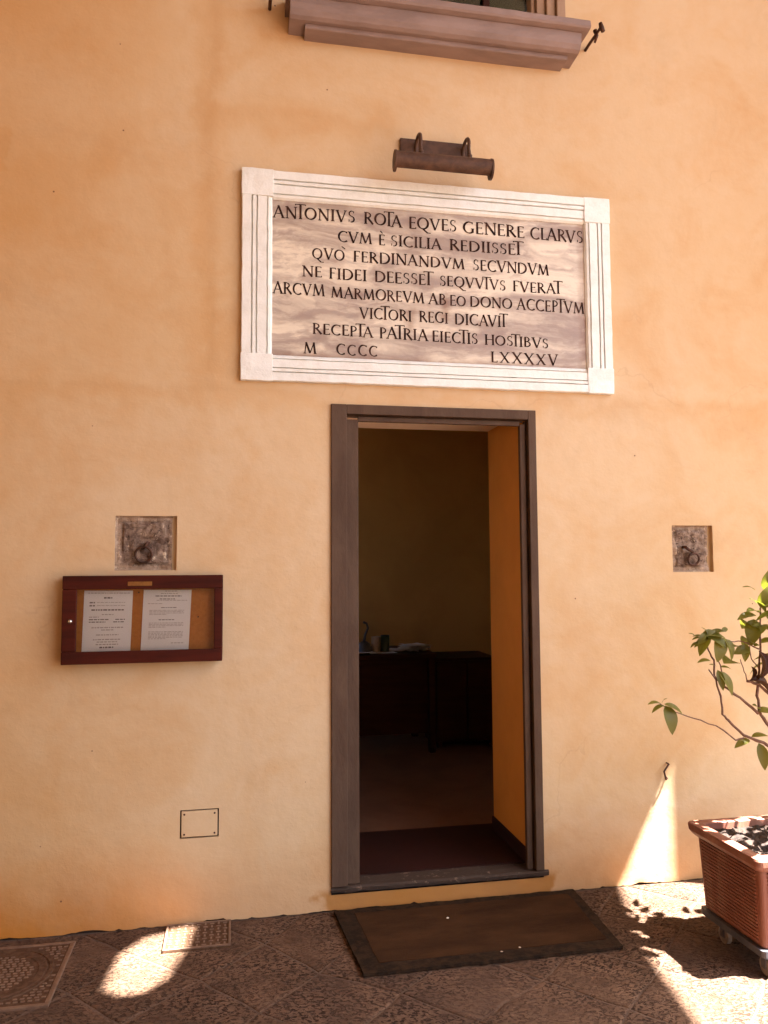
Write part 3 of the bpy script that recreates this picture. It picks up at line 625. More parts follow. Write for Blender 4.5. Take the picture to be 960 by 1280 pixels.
TEXT = [
[('ANTONIVS', 0.155, 3.099, 0.533, 3.104, 0.057), ('ROTA', 0.577, 3.102, 0.755, 3.095, 0.056), ('EQVES', 0.791, 3.096, 1.022, 3.097, 0.056), ('GENERE', 1.057, 3.094, 1.365, 3.092, 0.058), ('CLARVS', 1.397, 3.09, 1.669, 3.088, 0.06)],
[('CVM', 0.454, 3.006, 0.611, 3.006, 0.052), ('e', 0.646, 3.005, 0.675, 3.006, 0.052), ('SICILIA', 0.703, 3.004, 0.947, 3.004, 0.052), ('REDIISSET', 0.99, 3.005, 1.352, 3.005, 0.053)],
[('QVO', 0.334, 2.918, 0.483, 2.917, 0.051), ('`', 0.478, 2.918, 0.50, 2.917, 0.051), ('FERDINANDVM', 0.526, 2.916, 1.061, 2.915, 0.052), ('SECVNDVM', 1.104, 2.914, 1.487, 2.913, 0.054)],
[('NE', 0.289, 2.832, 0.378, 2.83, 0.051), ('FIDEI', 0.413, 2.828, 0.586, 2.826, 0.052), ('DEESSET', 0.626, 2.826, 0.901, 2.828, 0.052), ('SEQVVTVS', 0.939, 2.828, 1.264, 2.824, 0.05), ('FVERAT', 1.303, 2.823, 1.551, 2.825, 0.051)],
[('ARCVM', 0.156, 2.744, 0.389, 2.744, 0.054), ('MARMOREVM', 0.422, 2.74, 0.86, 2.738, 0.051), ('AB', 0.883, 2.735, 0.968, 2.735, 0.052), ('EO', 0.987, 2.735, 1.065, 2.736, 0.05), ('DONO', 1.086, 2.735, 1.296, 2.735, 0.051), ('ACCEPTVM', 1.321, 2.734, 1.667, 2.733, 0.056)],
[('VICTORI', 0.554, 2.65, 0.799, 2.648, 0.051), ('REGI', 0.838, 2.648, 0.976, 2.647, 0.052), ('DICAVIT', 1.01, 2.645, 1.269, 2.645, 0.053)],
[('RECEPTA', 0.337, 2.565, 0.615, 2.561, 0.05), ('PATRIA', 0.648, 2.56, 0.876, 2.558, 0.053), ('EIECTIS', 0.899, 2.557, 1.121, 2.554, 0.052), ('HOSTIBVS', 1.157, 2.554, 1.477, 2.552, 0.049)],
[('M', 0.296, 2.473, 0.351, 2.474, 0.051), ('CCCC', 0.446, 2.473, 0.635, 2.472, 0.05), ('LXXXXV', 1.187, 2.471, 1.522, 2.468, 0.052)]]
def put_letter(*a):
    bm = bmesh.new(); glyph(bm, *a)
    at(obj('letter', bm, M['ink']))
for row in TEXT:
    k = 0
    for wd, x0, z0, x1, z1, hc in row:
        if wd == '`': put_letter('`', x0 - 0.008, z0 + 0.003, hc, k); continue
        adv = []; x = 0.0; sp = 0.13 if wd not in ('CCCC', 'LXXXXV') else 0.28
        for i, ch in enumerate(wd):
            if i:
                pr = wd[i - 1]; kern = sp
                if ch == 'T': kern = -0.02 if pr in 'NOEVPCAST' else 0.0
                if pr == 'T': kern = -0.10 if ch == 'A' else 0.02
                if pr + ch in ('AV', 'VA', 'LA', 'FA', 'RV', 'PA'): kern -= 0.12
                x += kern
            adv.append(x); x += GL[ch][0]
        sx = (x1 - x0) / (x * hc)
        for i, ch in enumerate(wd):
            tt = adv[i] / x; hj = hc * (1 + rnd.uniform(-.03, .03))
            put_letter(ch, x0 + adv[i] * hc * sx, z0 + (z1 - z0) * tt + rnd.uniform(-.001, .001), hj, k, sx); k += 1

# ------------------------------------------------------------------ picture lamp above the plaque
lp = empty('wall_lamp', 'brown metal picture light on two curved arms above the marble plaque', 'wall lamp', loc=(0.92, 0, 3.49))
at(boxo('back_plate', (0.750, 1.092, -0.016, 0.004, 3.457, 3.533), M['lamp_metal'], None, 0.002), lp)
for x in (0.826, 1.058):
    pts = []
    for a in range(0, 211, 15):
        an = R(a); pts.append((x, -0.066 + 0.050 * math.cos(an), 3.478 + 0.042 * math.sin(an)))
    pts = [(x, 0.0, 3.455)] + pts + [(x, -0.118, 3.43), (x, -0.122, 3.40)]
    at(obj('arm', tube(bmesh.new(), pts, 0.0085, 8), M['lamp_metal'], None, True), lp)
    at(obj('arm_clamp', tube(bmesh.new(), [(x, -0.122, 3.392), (x, -0.122, 3.418)], 0.013, 10), M['lamp_metal'], None, True), lp)
LCY, LCZ, LR = -0.150, 3.348, 0.040
bm = bmesh.new(); n = 20; inner = []; a0, a1 = R(-10), R(262)
for rad in (LR, LR - 0.003):
    rowA = []
    for k in range(n + 1):
        a = a0 + (a1 - a0) * k / n; rowA.append([bm.verts.new((x, LCY + rad * math.cos(a) * 1.0, LCZ + rad * math.sin(a))) for x in (0.700, 1.148)])
    for a, b in zip(rowA, rowA[1:]): bm.faces.new((a[0], a[1], b[1], b[0]))
    inner.append(rowA)
for e in (0, n): bm.faces.new((inner[0][e][0], inner[0][e][1], inner[1][e][1], inner[1][e][0]))
at(obj('lamp_shade', bm, M['lamp_metal'], None, False), lp)
for x0, x1 in ((0.692, 0.7005), (1.1475, 1.156)):
    bm = bmesh.new(); n = 28
    A_ = [bm.verts.new((x0, LCY + (LR + .002) * math.cos(2 * math.pi * k / n), LCZ - 0.005 + (LR + 0.009) * math.sin(2 * math.pi * k / n))) for k in range(n)]
    B_ = [bm.verts.new((x1, v.co.y, v.co.z)) for v in A_]
    for k in range(n): bm.faces.new((A_[k], A_[(k + 1) % n], B_[(k + 1) % n], B_[k]))
    bm.faces.new(A_[::-1]); bm.faces.new(B_); at(obj('end_cap', bm, M['lamp_metal']), lp)
at(obj('bulb', tube(bmesh.new(), [(0.72, LCY, LCZ), (1.13, LCY, LCZ)], 0.012, 10), M['ceramic'], None, True), lp)

# ------------------------------------------------------------------ old stone blocks with iron rings
def stone_block(h_, lab, rc, rr_, staple, seed, nearw):
    e = empty('stone_block', lab, 'stone block', 'stone blocks with iron rings let into the wall', ((h_[0] + h_[1]) / 2, 0.03, h_[2]))
    bm = bmesh.new(); n = 26; g = []
    x0, x1, z0, z1 = h_[0] - 0.001, h_[1] - 0.013, h_[2] - 0.001, h_[3] + 0.001
    for i in range(n + 1):
        row = []
        for j in range(n + 1):
            x = x0 + (x1 - x0) * i / n; z = z0 + (z1 - z0) * j / n
            ed = min(i, n - i, j, n - j) / n
            y = 0.013 - 0.010 * nz(x, seed, z, 14) - 0.006 * nz(x, seed + 4, z, 45) + (0.012 if ed < 0.13 else 0) * (0.5 + nz(x, seed, z, 20)) - 0.004
            if i == n: x = x0 + (x1 - x0) * (n - 1) / n + 0.001
            row.append(bm.verts.new((x, (y if ed > 0 else 0.006 + 0.005 * nz(x, 3, z, 30)) if i < n else 0.022, z)))
        g.append(row)
    for i in range(n):
        for j in range(n): bm.faces.new((g[i][j], g[i + 1][j], g[i + 1][j + 1], g[i][j + 1]))
    o = obj('stone', bm, M['old_stone']); at(o, e)
    cx, cz = rc
    bm = tube(bmesh.new(), staple, [0.008] * len(staple), 7); at(obj('staple', bm, M['iron'], None, True), e)
    bm = bmesh.new(); ring(bm, (cx, -0.010, cz), rr_, 0.0058, 28, tilt=-0.22); at(obj('iron_ring', bm, M['iron'], None, True), e)
stone_block(ST1, 'pitted square stone with an iron ring above the notice case', (-0.391, 1.560), 0.034, [(-0.372, 0.03, 1.612), (-0.374, -0.014, 1.608), (-0.385, -0.020, 1.596), (-0.392, 0.0, 1.590), (-0.394, 0.03, 1.588)], 2.0, 0)
stone_block(ST2, 'pitted square stone with an iron ring on the wall above the potted shrub', (2.212, 1.530), 0.029, [(2.168, 0.03, 1.590), (2.168, -0.016, 1.590), (2.176, -0.024, 1.578), (2.194, -0.02, 1.572), (2.208, -0.012, 1.566), (2.214, 0.0, 1.560)], 5.0, 0)

# ------------------------------------------------------------------ notice case
nc = empty('notice_case', 'dark red wooden glazed notice case with two white sheets inside', 'notice case', loc=(-0.38, 0, 1.09))
def nb(name, b, mat, bev=0.003, seg=2): return at(boxo(name, b, mat, None, bev, seg), nc)
NX0, NX1, NZ0, NZ1, NY = -0.706, -0.055, 1.106, 1.470, -0.072
nb('back_board', (NX0 + 0.01, NX1 - 0.01, -0.014, -0.002, NZ0 + 0.01, NZ1 - 0.01), M['cork'], 0)
for b in ((NX0, NX1, -0.058, -0.003, NZ1 - 0.016, NZ1), (NX0, NX1, -0.058, -0.003, NZ0, NZ0 + 0.016), (NX0, NX0 + 0.016, -0.0578, -0.0032, NZ0 + 0.0165, NZ1 - 0.0165), (NX1 - 0.016, NX1, -0.0578, -0.0032, NZ0 + 0.0165, NZ1 - 0.0165)):
    nb('case_side', b, M['mahogany'])
dr = empty('case_door', None, None); dr.parent = nc; dr.location = (0, 0, 0)
def nd(name, b, mat, bev=0.004, seg=2, p=dr):
    o = boxo(name, b, mat, None, bev, seg); o.parent = p; o.location = -nc.location; return o
nd('rail', (NX0, NX1, NY, -0.0585, NZ1 - 0.056, NZ1 + 0.001), M['mahogany'])
nd('rail', (NX0, NX1, NY, -0.0585, NZ0 - 0.001, NZ0 + 0.051), M['mahogany'])
nd('stile', (NX0, NX0 + 0.058, NY + 0.001, -0.0585, NZ0 + 0.0515, NZ1 - 0.0565), M['mahogany'])
nd('stile', (NX1 - 0.036, NX1, NY + 0.001, -0.0585, NZ0 + 0.0515, NZ1 - 0.0565), M['mahogany'])
nd('glass_pane', (NX0 + 0.055, NX1 - 0.033, -0.0655, -0.0625, NZ0 + 0.049, NZ1 - 0.054), M['glass'], 0)
nd('brass_plate', (-0.446, -0.348, NY - 0.0025, NY - 0.0004, 1.427, 1.445), M['brass'], 0.0008, 1)
bm = bmesh.new(); tube(bm, [(-0.672, NY + 0.001, 1.283), (-0.672, NY - 0.006, 1.283), (-0.672, NY - 0.010, 1.283)], [0.0095, 0.009, 0.005], 14)
o = obj('lock_knob', bm, M['chrome'], None, True); o.parent = dr; o.location = -nc.location
def sheet(lab, quad, rows):
    a, b, c, d = [Vector((x, -0.0185, z)) for x, z in quad]      # tl tr br bl
    e = empty('notice_sheet', lab, 'notice', 'white sheets in the notice case', a)
    bm = bmesh.new(); n = 8; g = []
    def P(u, v, off=0.0):
        p = (a * (1 - u) + b * u) * (1 - v) + (d * (1 - u) + c * u) * v
        return p + Vector((0, -0.0025 * math.sin(u * 2.4 + v * 1.8) ** 2 - off, 0)) - a
    g = [[bm.verts.new(P(i / n, j / n)) for j in range(n + 1)] for i in range(n + 1)]
    for i in range(n):
        for j in range(n): bm.faces.new((g[i][j], g[i][j + 1], g[i + 1][j + 1], g[i + 1][j]))
    obj('paper', bm, M['paper'], e)
    bb, bl = bmesh.new(), bmesh.new(); rg = random.Random(3)
    for v, u0, u1, h, bold in rows:
        u = u0
        while u < u1 - 0.01:
            w = min(rg.uniform(0.025, 0.085), u1 - u)
            t_ = bb if bold else bl
            t_.faces.new([t_.verts.new(P(uu_, vv_, 0.0007)) for uu_, vv_ in ((u, v), (u + w, v), (u + w, v + h), (u, v + h))])
            u += w + 0.016
    obj('printed_text', bb, M['print_bold'], e); obj('printed_text', bl, M['print'], e)
r1 = [(.035, .08, .94, .012, 0), (.105, .41, .58, .026, 1), (.185, .12, .23, .022, 1), (.19, .27, .85, .009, 0), (.235, .12, .23, .022, 1), (.24, .27, .87, .009, 0), (.305, .16, .84, .022, 1), (.385, .38, .62, .014, 0),
      (.425, .12, .32, .014, 0), (.465, .12, .52, .016, 1), (.465, .66, .86, .016, 1), (.505, .12, .46, .016, 1), (.505, .62, .86, .016, 1), (.595, .18, .84, .018, 0), (.635, .38, .64, .016, 0), (.715, .28, .74, .016, 0),
      (.79, .22, .78, .018, 0), (.83, .30, .72, .016, 0), (.87, .28, .74, .018, 0), (.915, .36, .66, .024, 1)]
r2 = [(.015, .45, .70, .012, 0), (.055, .36, .72, .012, 0), (.095, .25, .80, .016, 1), (.145, .34, .66, .014, 1), (.17, .28, .92, .010, 0), (.225, .10, .40, .010, 0), (.29, .38, .70, .012, 1), (.49, .34, .68, .014, 1), (.875, .62, .88, .012, 0)]
for v0, k in ((.335, 4), (.545, 4), (.69, 6)): r2 += [(v0 + q * .023, .14, .86 if q < k - 1 else .5, .010, 0) for q in range(k)]
sheet('left white sheet with bold centred lines in the notice case', [(-0.628, 1.408), (-0.431, 1.406), (-0.438, 1.150), (-0.634, 1.150)], r1)
sheet('right white sheet with grey text blocks in the notice case', [(-0.387, 1.409), (-0.188, 1.407), (-0.198, 1.150), (-0.396, 1.152)], r2)
for px_, pz_ in ((-0.408, 1.398), (-0.16, 1.29), (-0.625, 1.30)):
    o = obj('drawing_pin', lathe(bmesh.new(), [(0.0035, 0), (0.0035, 0.002), (0.001, 0.004)], (0, 0, 0), 8), M['chrome'], nc); o.rotation_euler.x = R(90); o.location = Vector((px_, -0.014, pz_)) - nc.location

# ------------------------------------------------------------------ small access cover low on the wall
ac = empty('access_cover', 'small ochre painted access cover with screws low on the wall', 'access cover', loc=(-0.145, 0, 0.353))
at(boxo('backing', (MET[0], MET[1], 0.012, 0.03, MET[2], MET[3]), M['dark_gap'], None, 0), ac)
at(boxo('cover_plate', (MET[0] + .006, MET[1] - .006, -0.003, 0.011, MET[2] + .0065, MET[3] - .0055), M['plaster'], None, 0.0015), ac)
for x in (MET[0] + .018, MET[1] - .018):
    for z in (MET[2] + .018, MET[3] - .018):
        o = obj('screw', lathe(bmesh.new(), [(0.0045, 0), (0.0045, 0.0015), (0.003, 0.0025)], (0, 0, 0), 8), M['iron'], ac); o.rotation_euler.x = R(90); o.location = Vector((x, -0.002, z)) - ac.location

# small bent iron hook where the light strikes the wall
pts = [(2.040, 0.01, 0.555), (2.040, -0.018, 0.553), (2.012, -0.022, 0.520), (2.022, -0.022, 0.482), (2.032, -0.014, 0.486), (2.034, 0.008, 0.490)]
tag(obj('wall_hook', tube(bmesh.new(), pts, 0.0045, 6), M['iron'], None, False), 'small bent iron hook at the tip of the sunlit wedge on the wall', 'hook')

# ------------------------------------------------------------------ doormat
dm = empty('doormat', 'worn brown coir doormat with a black border below the doorway', 'doormat', loc=(0.98, -0.29, 0.005))
MQ = [(0.428, -0.030), (1.540, -0.022), (1.500, -0.566), (0.470, -0.575)]
def mq(u, v):
    a, b, c, d = [Vector(p) for p in (MQ[0], MQ[1], MQ[2], MQ[3])]
    return (a * (1 - u) + b * u) * (1 - v) + (d * (1 - u) + c * u) * v
def matmesh(u0, u1, v0, v1, zt, mat, name, nu, nv, rag, hole=None):
    bm = bmesh.new(); g = []
    for i in range(nu + 1):
        row = []
        for j in range(nv + 1):
            u = u0 + (u1 - u0) * i / nu; v = v0 + (v1 - v0) * j / nv; p = mq(u, v)
            k = rag * 0.006
            e = Vector((nz(p.x, p.y, 1, 18), nz(p.x, p.y, 6, 18))) * k + Vector((nz(p.x, p.y, 1, 70), nz(p.x, p.y, 6, 70))) * k * 0.6
            z = zt + 0.0015 * nz(p.x, p.y, 2, 6)
            row.append(bm.verts.new((p.x + e.x - 0.98, p.y + e.y + 0.29, z)))
        g.append(row)
    for i in range(nu):
        for j in range(nv):
            if hole:
                uc = u0 + (u1 - u0) * (i + .5) / nu; vc = v0 + (v1 - v0) * (j + .5) / nv
                if hole[0] < uc < hole[1] and hole[2] < vc < hole[3]: continue
            bm.faces.new((g[i][j], g[i][j + 1], g[i + 1][j + 1], g[i + 1][j]))
    be = [e for e in bm.edges if e.is_boundary]
    r_ = bmesh.ops.extrude_edge_only(bm, edges=be)
    for v in r_['geom']:
        if isinstance(v, bmesh.types.BMVert): v.co.z = 0.0015 - 0.004
    return obj(name, bm, mat, dm, False)
matmesh(0, 1, 0, 1, 0.011, M['mat_border'], 'border', 90, 48, 1.0, hole=(0.078, 0.952, 0.09, 0.875))
matmesh(0.072, 0.958, 0.084, 0.882, 0.0125, M['coir'], 'coir_pile', 80, 40, 0.7)
bm = bmesh.new()                                     # pale crumbs and grit scattered about
def crumb(bm, x, y, z, s):
    base = len(bm.verts); r_ = bmesh.ops.create_icosphere(bm, subdivisions=1, radius=s, matrix=Matrix.Translation((x, y, z + s * .3)) @ Matrix.Diagonal((rnd.uniform(.7, 1.5), rnd.uniform(.7, 1.3), .55, 1)))
    for v in r_['verts']: v.co += Vector((rnd.uniform(-1, 1), rnd.uniform(-1, 1), rnd.uniform(-1, 1))) * s * .25
for x, y, s in ((0.89, -.20, .007), (0.94, -.17, .003), (0.56, -.14, .003), (0.60, -.27, .004), (0.70, -.16, .0025), (1.10, -.50, .0045), (1.02, -.515, .004), (1.42, -.30, .0035), (1.35, -.13, .003), (1.36, -.46, .003), (0.55, -.33, .003), (1.2, -.35, .002)):
    crumb(bm, x, y, 0.0135, s * 1.25)
for _ in range(40): crumb(bm, rnd.uniform(.55, 1.45), rnd.uniform(-.5, -.08), 0.0130, rnd.uniform(.0014, .0026))
tag(obj('crumbs', bm, M['crumb']), 'pale crumbs scattered on the brown doormat', 'crumbs', kind='stuff')
bm = bmesh.new()
for _ in range(420):
    x = rnd.uniform(-1.0, 2.3); y = -abs(rnd.gauss(0, 0.35)) - 0.004
    if 0.40 < x < 1.57 and y > -0.60: continue
    crumb(bm, x, y, -0.001, rnd.uniform(.0012, .0042))
tag(obj('grit', bm, M['mortar']), 'loose grit along the foot of the wall and on the paving', 'grit', kind='stuff')

# ------------------------------------------------------------------ covers in the paving
mc = empty('manhole_cover', 'rusty square manhole cover with a round studded lid by the wall', 'manhole cover', loc=(-0.86, -0.31, 0))
def mbx(name, b, mat, bev=0.002): return at(boxo(name, b, mat, None, bev), mc)
x0, x1, y0, y1 = -1.09, -0.622, -0.545, -0.075
for b in ((x0, x1, y0, y0 + .016, -.02, .0085), (x0, x1, y1 - .016, y1, -.02, .0085), (x0, x0 + .016, y0 + .0165, y1 - .0165, -.02, .0083), (x1 - .016, x1, y0 + .0165, y1 - .0165, -.02, .0083)): mbx('rim', b, M['cast_iron'])
mbx('plate', (x0 + .0165, x1 - .0165, y0 + .0165, y1 - .0165, -.02, .0045), M['cover_dirt'], 0)
ccx, ccy, cr = -0.862, -0.300, 0.190
bm = bmesh.new(); n = 56
prof_r = [(cr + .012, .0046), (cr + .010, .0090), (cr - .002, .0090), (cr - .004, .0052), (cr - .010, .0052), (cr - .012, .0085), (cr - .040, .0088), (cr - .044, .0062), (0.001, .0062)]
rg = [[bm.verts.new((ccx + r_ * math.cos(2 * math.pi * k / n), ccy + r_ * math.sin(2 * math.pi * k / n), z)) for k in range(n)] for r_, z in prof_r]
for a, b in zip(rg, rg[1:]):
    for k in range(n): bm.faces.new((a[k], a[(k + 1) % n], b[(k + 1) % n], b[k]))
at(obj('round_lid', bm, M['cover_dirt'], None, False), mc)
bm = bmesh.new()
for i in range(-12, 13):
    for j in range(-12, 13):
        x = ccx + i * .0235 + (0.006 if j % 2 else 0); y = ccy + j * .0185; d_ = math.hypot(x - ccx, y - ccy)
        if d_ < cr - .055: box(bm, x - .0075, x + .0075, y - .0045, y + .0045, .005, .0092, bev=0.0014)
        elif d_ > cr + .022 and x0 + .026 < x < x1 - .026 and y0 + .026 < y < y1 - .026: box(bm, x - .0075, x + .0075, y - .0045, y + .0045, .004, .0078, bev=0.0014)
o = at(obj('studs', bm, M['cast_iron']), mc); o['kind'] = 'stuff'

sc_ = empty('inspection_cover', 'small rectangular metal inspection cover half lit by the sun', 'inspection cover', loc=(-0.14, -0.12, 0))
x0, x1, y0, y1 = -0.272, -0.010, -0.240, -0.016
at(boxo('cover_plate', (x0, x1, y0, y1, -.012, .009), M['cover_dirt'], None, 0.002), sc_)
for b in ((x0, x1, y0, y0 + .009, .0088, .0135), (x0, x1, y1 - .009, y1, .0088, .0135), (x0, x0 + .009, y0 + .0095, y1 - .0095, .0088, .0133), (x1 - .009, x1, y0 + .0095, y1 - .0095, .0088, .0133)):
    at(boxo('rim', b, M['cast_iron'], None, 0.001), sc_)
bm = bmesh.new(); k = 0
for i in range(9):
    for j in range(8):
        x = x0 + .024 + i * .0268; y = y0 + .022 + j * .0258; a = (i + j) % 2
        dx, dy = (.0092, .0035) if a else (.0035, .0092)
        box(bm, x - dx, x + dx, y - dy, y + dy, .0085, .0122, bev=0.001)
o = at(obj('tread', bm, M['cast_iron']), sc_); o['kind'] = 'stuff'

# ------------------------------------------------------------------ terracotta planter on a wheeled base
pt = empty('planter', 'ribbed rectangular terracotta planter on a dark wheeled base', 'planter', loc=(2.25, -0.69, 0))
def pbx(name, b, mat, bev=0.003, seg=2): return at(boxo(name, b, mat, None, bev, seg), pt)
BX0, BX1, BY0, BY1, BZ0, BZ1 = 1.903, 2.62, -0.862, -0.490, 0.100, 0.392   # foot of the body
TX0, TX1, TY0, TY1 = 1.885, 2.637, -0.880, -0.480                           # top of the body
bm = bmesh.new()
def rrect(x0, x1, y0, y1, r_, z, n=5):
    out = []
    for cx_, cy_, a0_ in ((x1 - r_, y1 - r_, 0), (x0 + r_, y1 - r_, 90), (x0 + r_, y0 + r_, 180), (x1 - r_, y0 + r_, 270)):
        for q in range(n): a = R(a0_ + 90 * q / (n - 1)); out.append((cx_ + r_ * math.cos(a), cy_ + r_ * math.sin(a), z))
    return out
def loft(bm, rings_, cap0=True, cap1=True):
    rg = [[bm.verts.new(p) for p in r_] for r_ in rings_]; m_ = len(rg[0])
    for a, b in zip(rg, rg[1:]):
        for k in range(m_): bm.faces.new((a[k], a[(k + 1) % m_], b[(k + 1) % m_], b[k]))
    if cap0: bm.faces.new(rg[0][::-1])
    if cap1: bm.faces.new(rg[-1])
def body_at(z, ins=0.0, r_=0.016):
    t_ = (z - BZ0) / (BZ1 - BZ0); L_ = lambda a, b: a + (b - a) * t_
    return rrect(L_(BX0, TX0) + ins, L_(BX1, TX1) - ins, L_(BY0, TY0) + ins, L_(BY1, TY1) - ins, r_, z)
loft(bm, [body_at(BZ0, 0.004), body_at(BZ0 + .008), body_at(BZ1)], True, False)
at(obj('body', bm, M['terracotta_plastic'], None, False), pt)
bm = bmesh.new(); nr = 20                            # horizontal ribs on the four sides
for k in range(nr):
    z = BZ0 + 0.020 + k * 0.0134; t_ = (z - BZ0) / (BZ1 - BZ0)
    xl = BX0 + (TX0 - BX0) * t_; xr_ = BX1 + (TX1 - BX1) * t_; yf = BY0 + (TY0 - BY0) * t_; yb = BY1 + (TY1 - BY1) * t_
    for q in range(2):
        xs = (xl - .0055, xl + .004) if q == 0 else (xr_ - .004, xr_ + .0035)
        box(bm, xs[0], xs[1], yf + .028, yb - .028, z - .0040, z + .0040, bev=0.0012)
        ys = (yf - .0055, yf + .004) if q == 0 else (yb - .004, yb + .0035)
        box(bm, xl + .028, xr_ - .028, ys[0], ys[1], z - .0040, z + .0040, bev=0.0012)
o = at(obj('ribs', bm, M['terracotta_plastic'], None, False), pt)
bm = bmesh.new(); ro = 0.026                         # rolled rim
def rimr(off, z, r_=0.022): return rrect(TX0 - off, TX1 + off, TY0 - off, TY1 + off, r_, z)
loft(bm, [rimr(0.001, BZ1 - .004), rimr(.010, BZ1 - .006), rimr(.019, BZ1 + .002), rimr(.028, BZ1 + .016), rimr(.030, BZ1 + .036), rimr(.027, BZ1 + .043), rimr(.014, BZ1 + .045), rimr(-.014, BZ1 + .045), rimr(-.020, BZ1 + .042, .014), rimr(-.022, BZ1 - .03, .012)], False, False)
at(obj('rim', bm, M['terracotta_plastic'], None, False), pt)
bm = bmesh.new(); n = 60; ny = 32; g = []
for i in range(n + 1):
    g.append([bm.verts.new((TX0 + .012 + (TX1 - TX0 - .024) * i / n, TY0 + .012 + (TY1 - TY0 - .024) * j / ny,
              BZ1 + .020 + .010 * nz(i * .3, j * .3, 2, 1.0) + .006 * nz(i, j, 3, .9) + rnd.uniform(-.003, .003))) for j in range(ny + 1)])
for i in range(n):
    for j in range(ny): bm.faces.new((g[i][j], g[i + 1][j], g[i + 1][j + 1], g[i][j + 1]))
o = at(obj('soil', bm, M['soil'], None, False), pt); o['kind'] = 'stuff'
dl = empty('dolly', None, None); dl.parent = pt
def dlx(name, bm_, mat, sm=False):
    o = obj(name, bm_, mat, dl, sm); o.location = -pt.location; return o
bm = bmesh.new(); loft(bm, [rrect(BX0 - .014, BX1 + .014, BY0 - .014, BY1 + .014, .02, z) for z in (.074, .0985)]); dlx('deck', bm, M['dolly_plastic'])
for cx_ in (BX0 + .022, BX1 - .05):
    for cy_ in (BY0 + .018, BY1 - .105):
        bm = bmesh.new(); loft(bm, [[(cx_ + y_ * 1.0, cy_ + x_ * 1.0, z_) for x_, y_ in ((-.012, -.013), (.012, -.013), (.012, .013), (-.012, .013))] for z_ in (.060, .0735)])
        for s_ in (-.013, .013): box(bm, cx_ + s_ - .0015, cx_ + s_ + .0015, cy_ - .012, cy_ + .014, .026, .066)
        dlx('caster_fork', bm, M['dolly_plastic'])
        bm = bmesh.new(); tube(bm, [(cx_ - .0105, cy_, .033), (cx_ - .008, cy_, .033), (cx_ + .008, cy_, .033), (cx_ + .0105, cy_, .033)], [.026, .0325, .0325, .026], 22); dlx('wheel', bm, M['wheel'])

# ------------------------------------------------------------------ the shrub in the planter
sh = empty('shrub', 'leggy shrub with glossy green leaves growing in the terracotta planter', 'shrub', loc=(2.16, -0.70, 0.41))
def br(pts, r0, r1):
    n = len(pts); pts2 = []
    for i in range(n - 1):                           # slightly kinked, as the twigs are
        a, b = Vector(pts[i]), Vector(pts[i + 1])
        for q in range(3):
            p = a.lerp(b, q / 3)
            if q: p += Vector((rnd.uniform(-1, 1), rnd.uniform(-1, 1), rnd.uniform(-1, 1))) * 0.0035
            pts2.append(p)
    pts2.append(Vector(pts[-1])); m_ = len(pts2)
    o = obj('branch', tube(bmesh.new(), pts2, [(r0 + (r1 - r0) * i / (m_ - 1)) * rnd.uniform(.9, 1.15) for i in range(m_)], 7), M['bark'], None, True)
    return at(o, sh)
def Q(x, z, y=-0.7): return (x, y, z)
base = (2.17, -0.70, 0.41)
br([base, (2.13, -.70, .62), Q(2.09, .78), Q(2.053, .800), Q(1.967, .832), Q(1.90, .895), Q(1.876, .917), Q(1.872, .988), Q(1.854, 1.051), Q(1.824, 1.092)], .0075, .0028)
br([base, (2.14, -.71, .70), Q(2.09, .85), Q(2.065, .88), Q(2.038, .925), Q(2.030, .983), Q(2.045, 1.08), Q(2.055, 1.20), Q(2.06, 1.33)], .009, .0030)
br([Q(1.967, .822), Q(1.93, .815), Q(1.847, .875), Q(1.752, .907), Q(1.661, .938), Q(1.612, .967)], .0034, .0018)
br([Q(2.034, .914), Q(1.956, .979), Q(1.887, 1.025), Q(1.847, 1.066), Q(1.848, 1.129), Q(1.824, 1.17), Q(1.812, 1.21)], .0056, .0024)
br([Q(1.888, 1.045), Q(1.879, 1.087), Q(1.866, 1.14), Q(1.856, 1.19)], .0028, .0018)
br([Q(2.052, 1.165), Q(2.01, 1.184), Q(1.975, 1.198), Q(1.919, 1.199), Q(1.885, 1.196)], .0030, .0017)
br([Q(2.09, .985), Q(2.039, 1.029), Q(1.990, 1.042)], .0062, .0050)
br([Q(1.99, 1.042), Q(1.978, 1.078), Q(1.963, 1.128)], .0022, .0015)
br([Q(2.043, 1.09), Q(2.012, 1.13), Q(2.010, 1.20)], .0025, .0018)
br([base, (2.25, -.68, .75), (2.30, -.70, 1.05), (2.26, -.74, 1.35), (2.30, -.72, 1.62)], .009, .003)
br([base, (2.32, -.72, .66), (2.45, -.70, .95), (2.52, -.66, 1.25)], .007, .0025)
br([(2.28, -.69, .95), (2.20, -.78, 1.12), (2.14, -.80, 1.32)], .004, .002)
br([(2.30, -.70, 1.05), (2.40, -.62, 1.25), (2.42, -.60, 1.48)], .004, .002)
br([(2.14, -.71, .70), (2.02, -.80, .86), (1.98, -.86, .98)], .004, .0018)
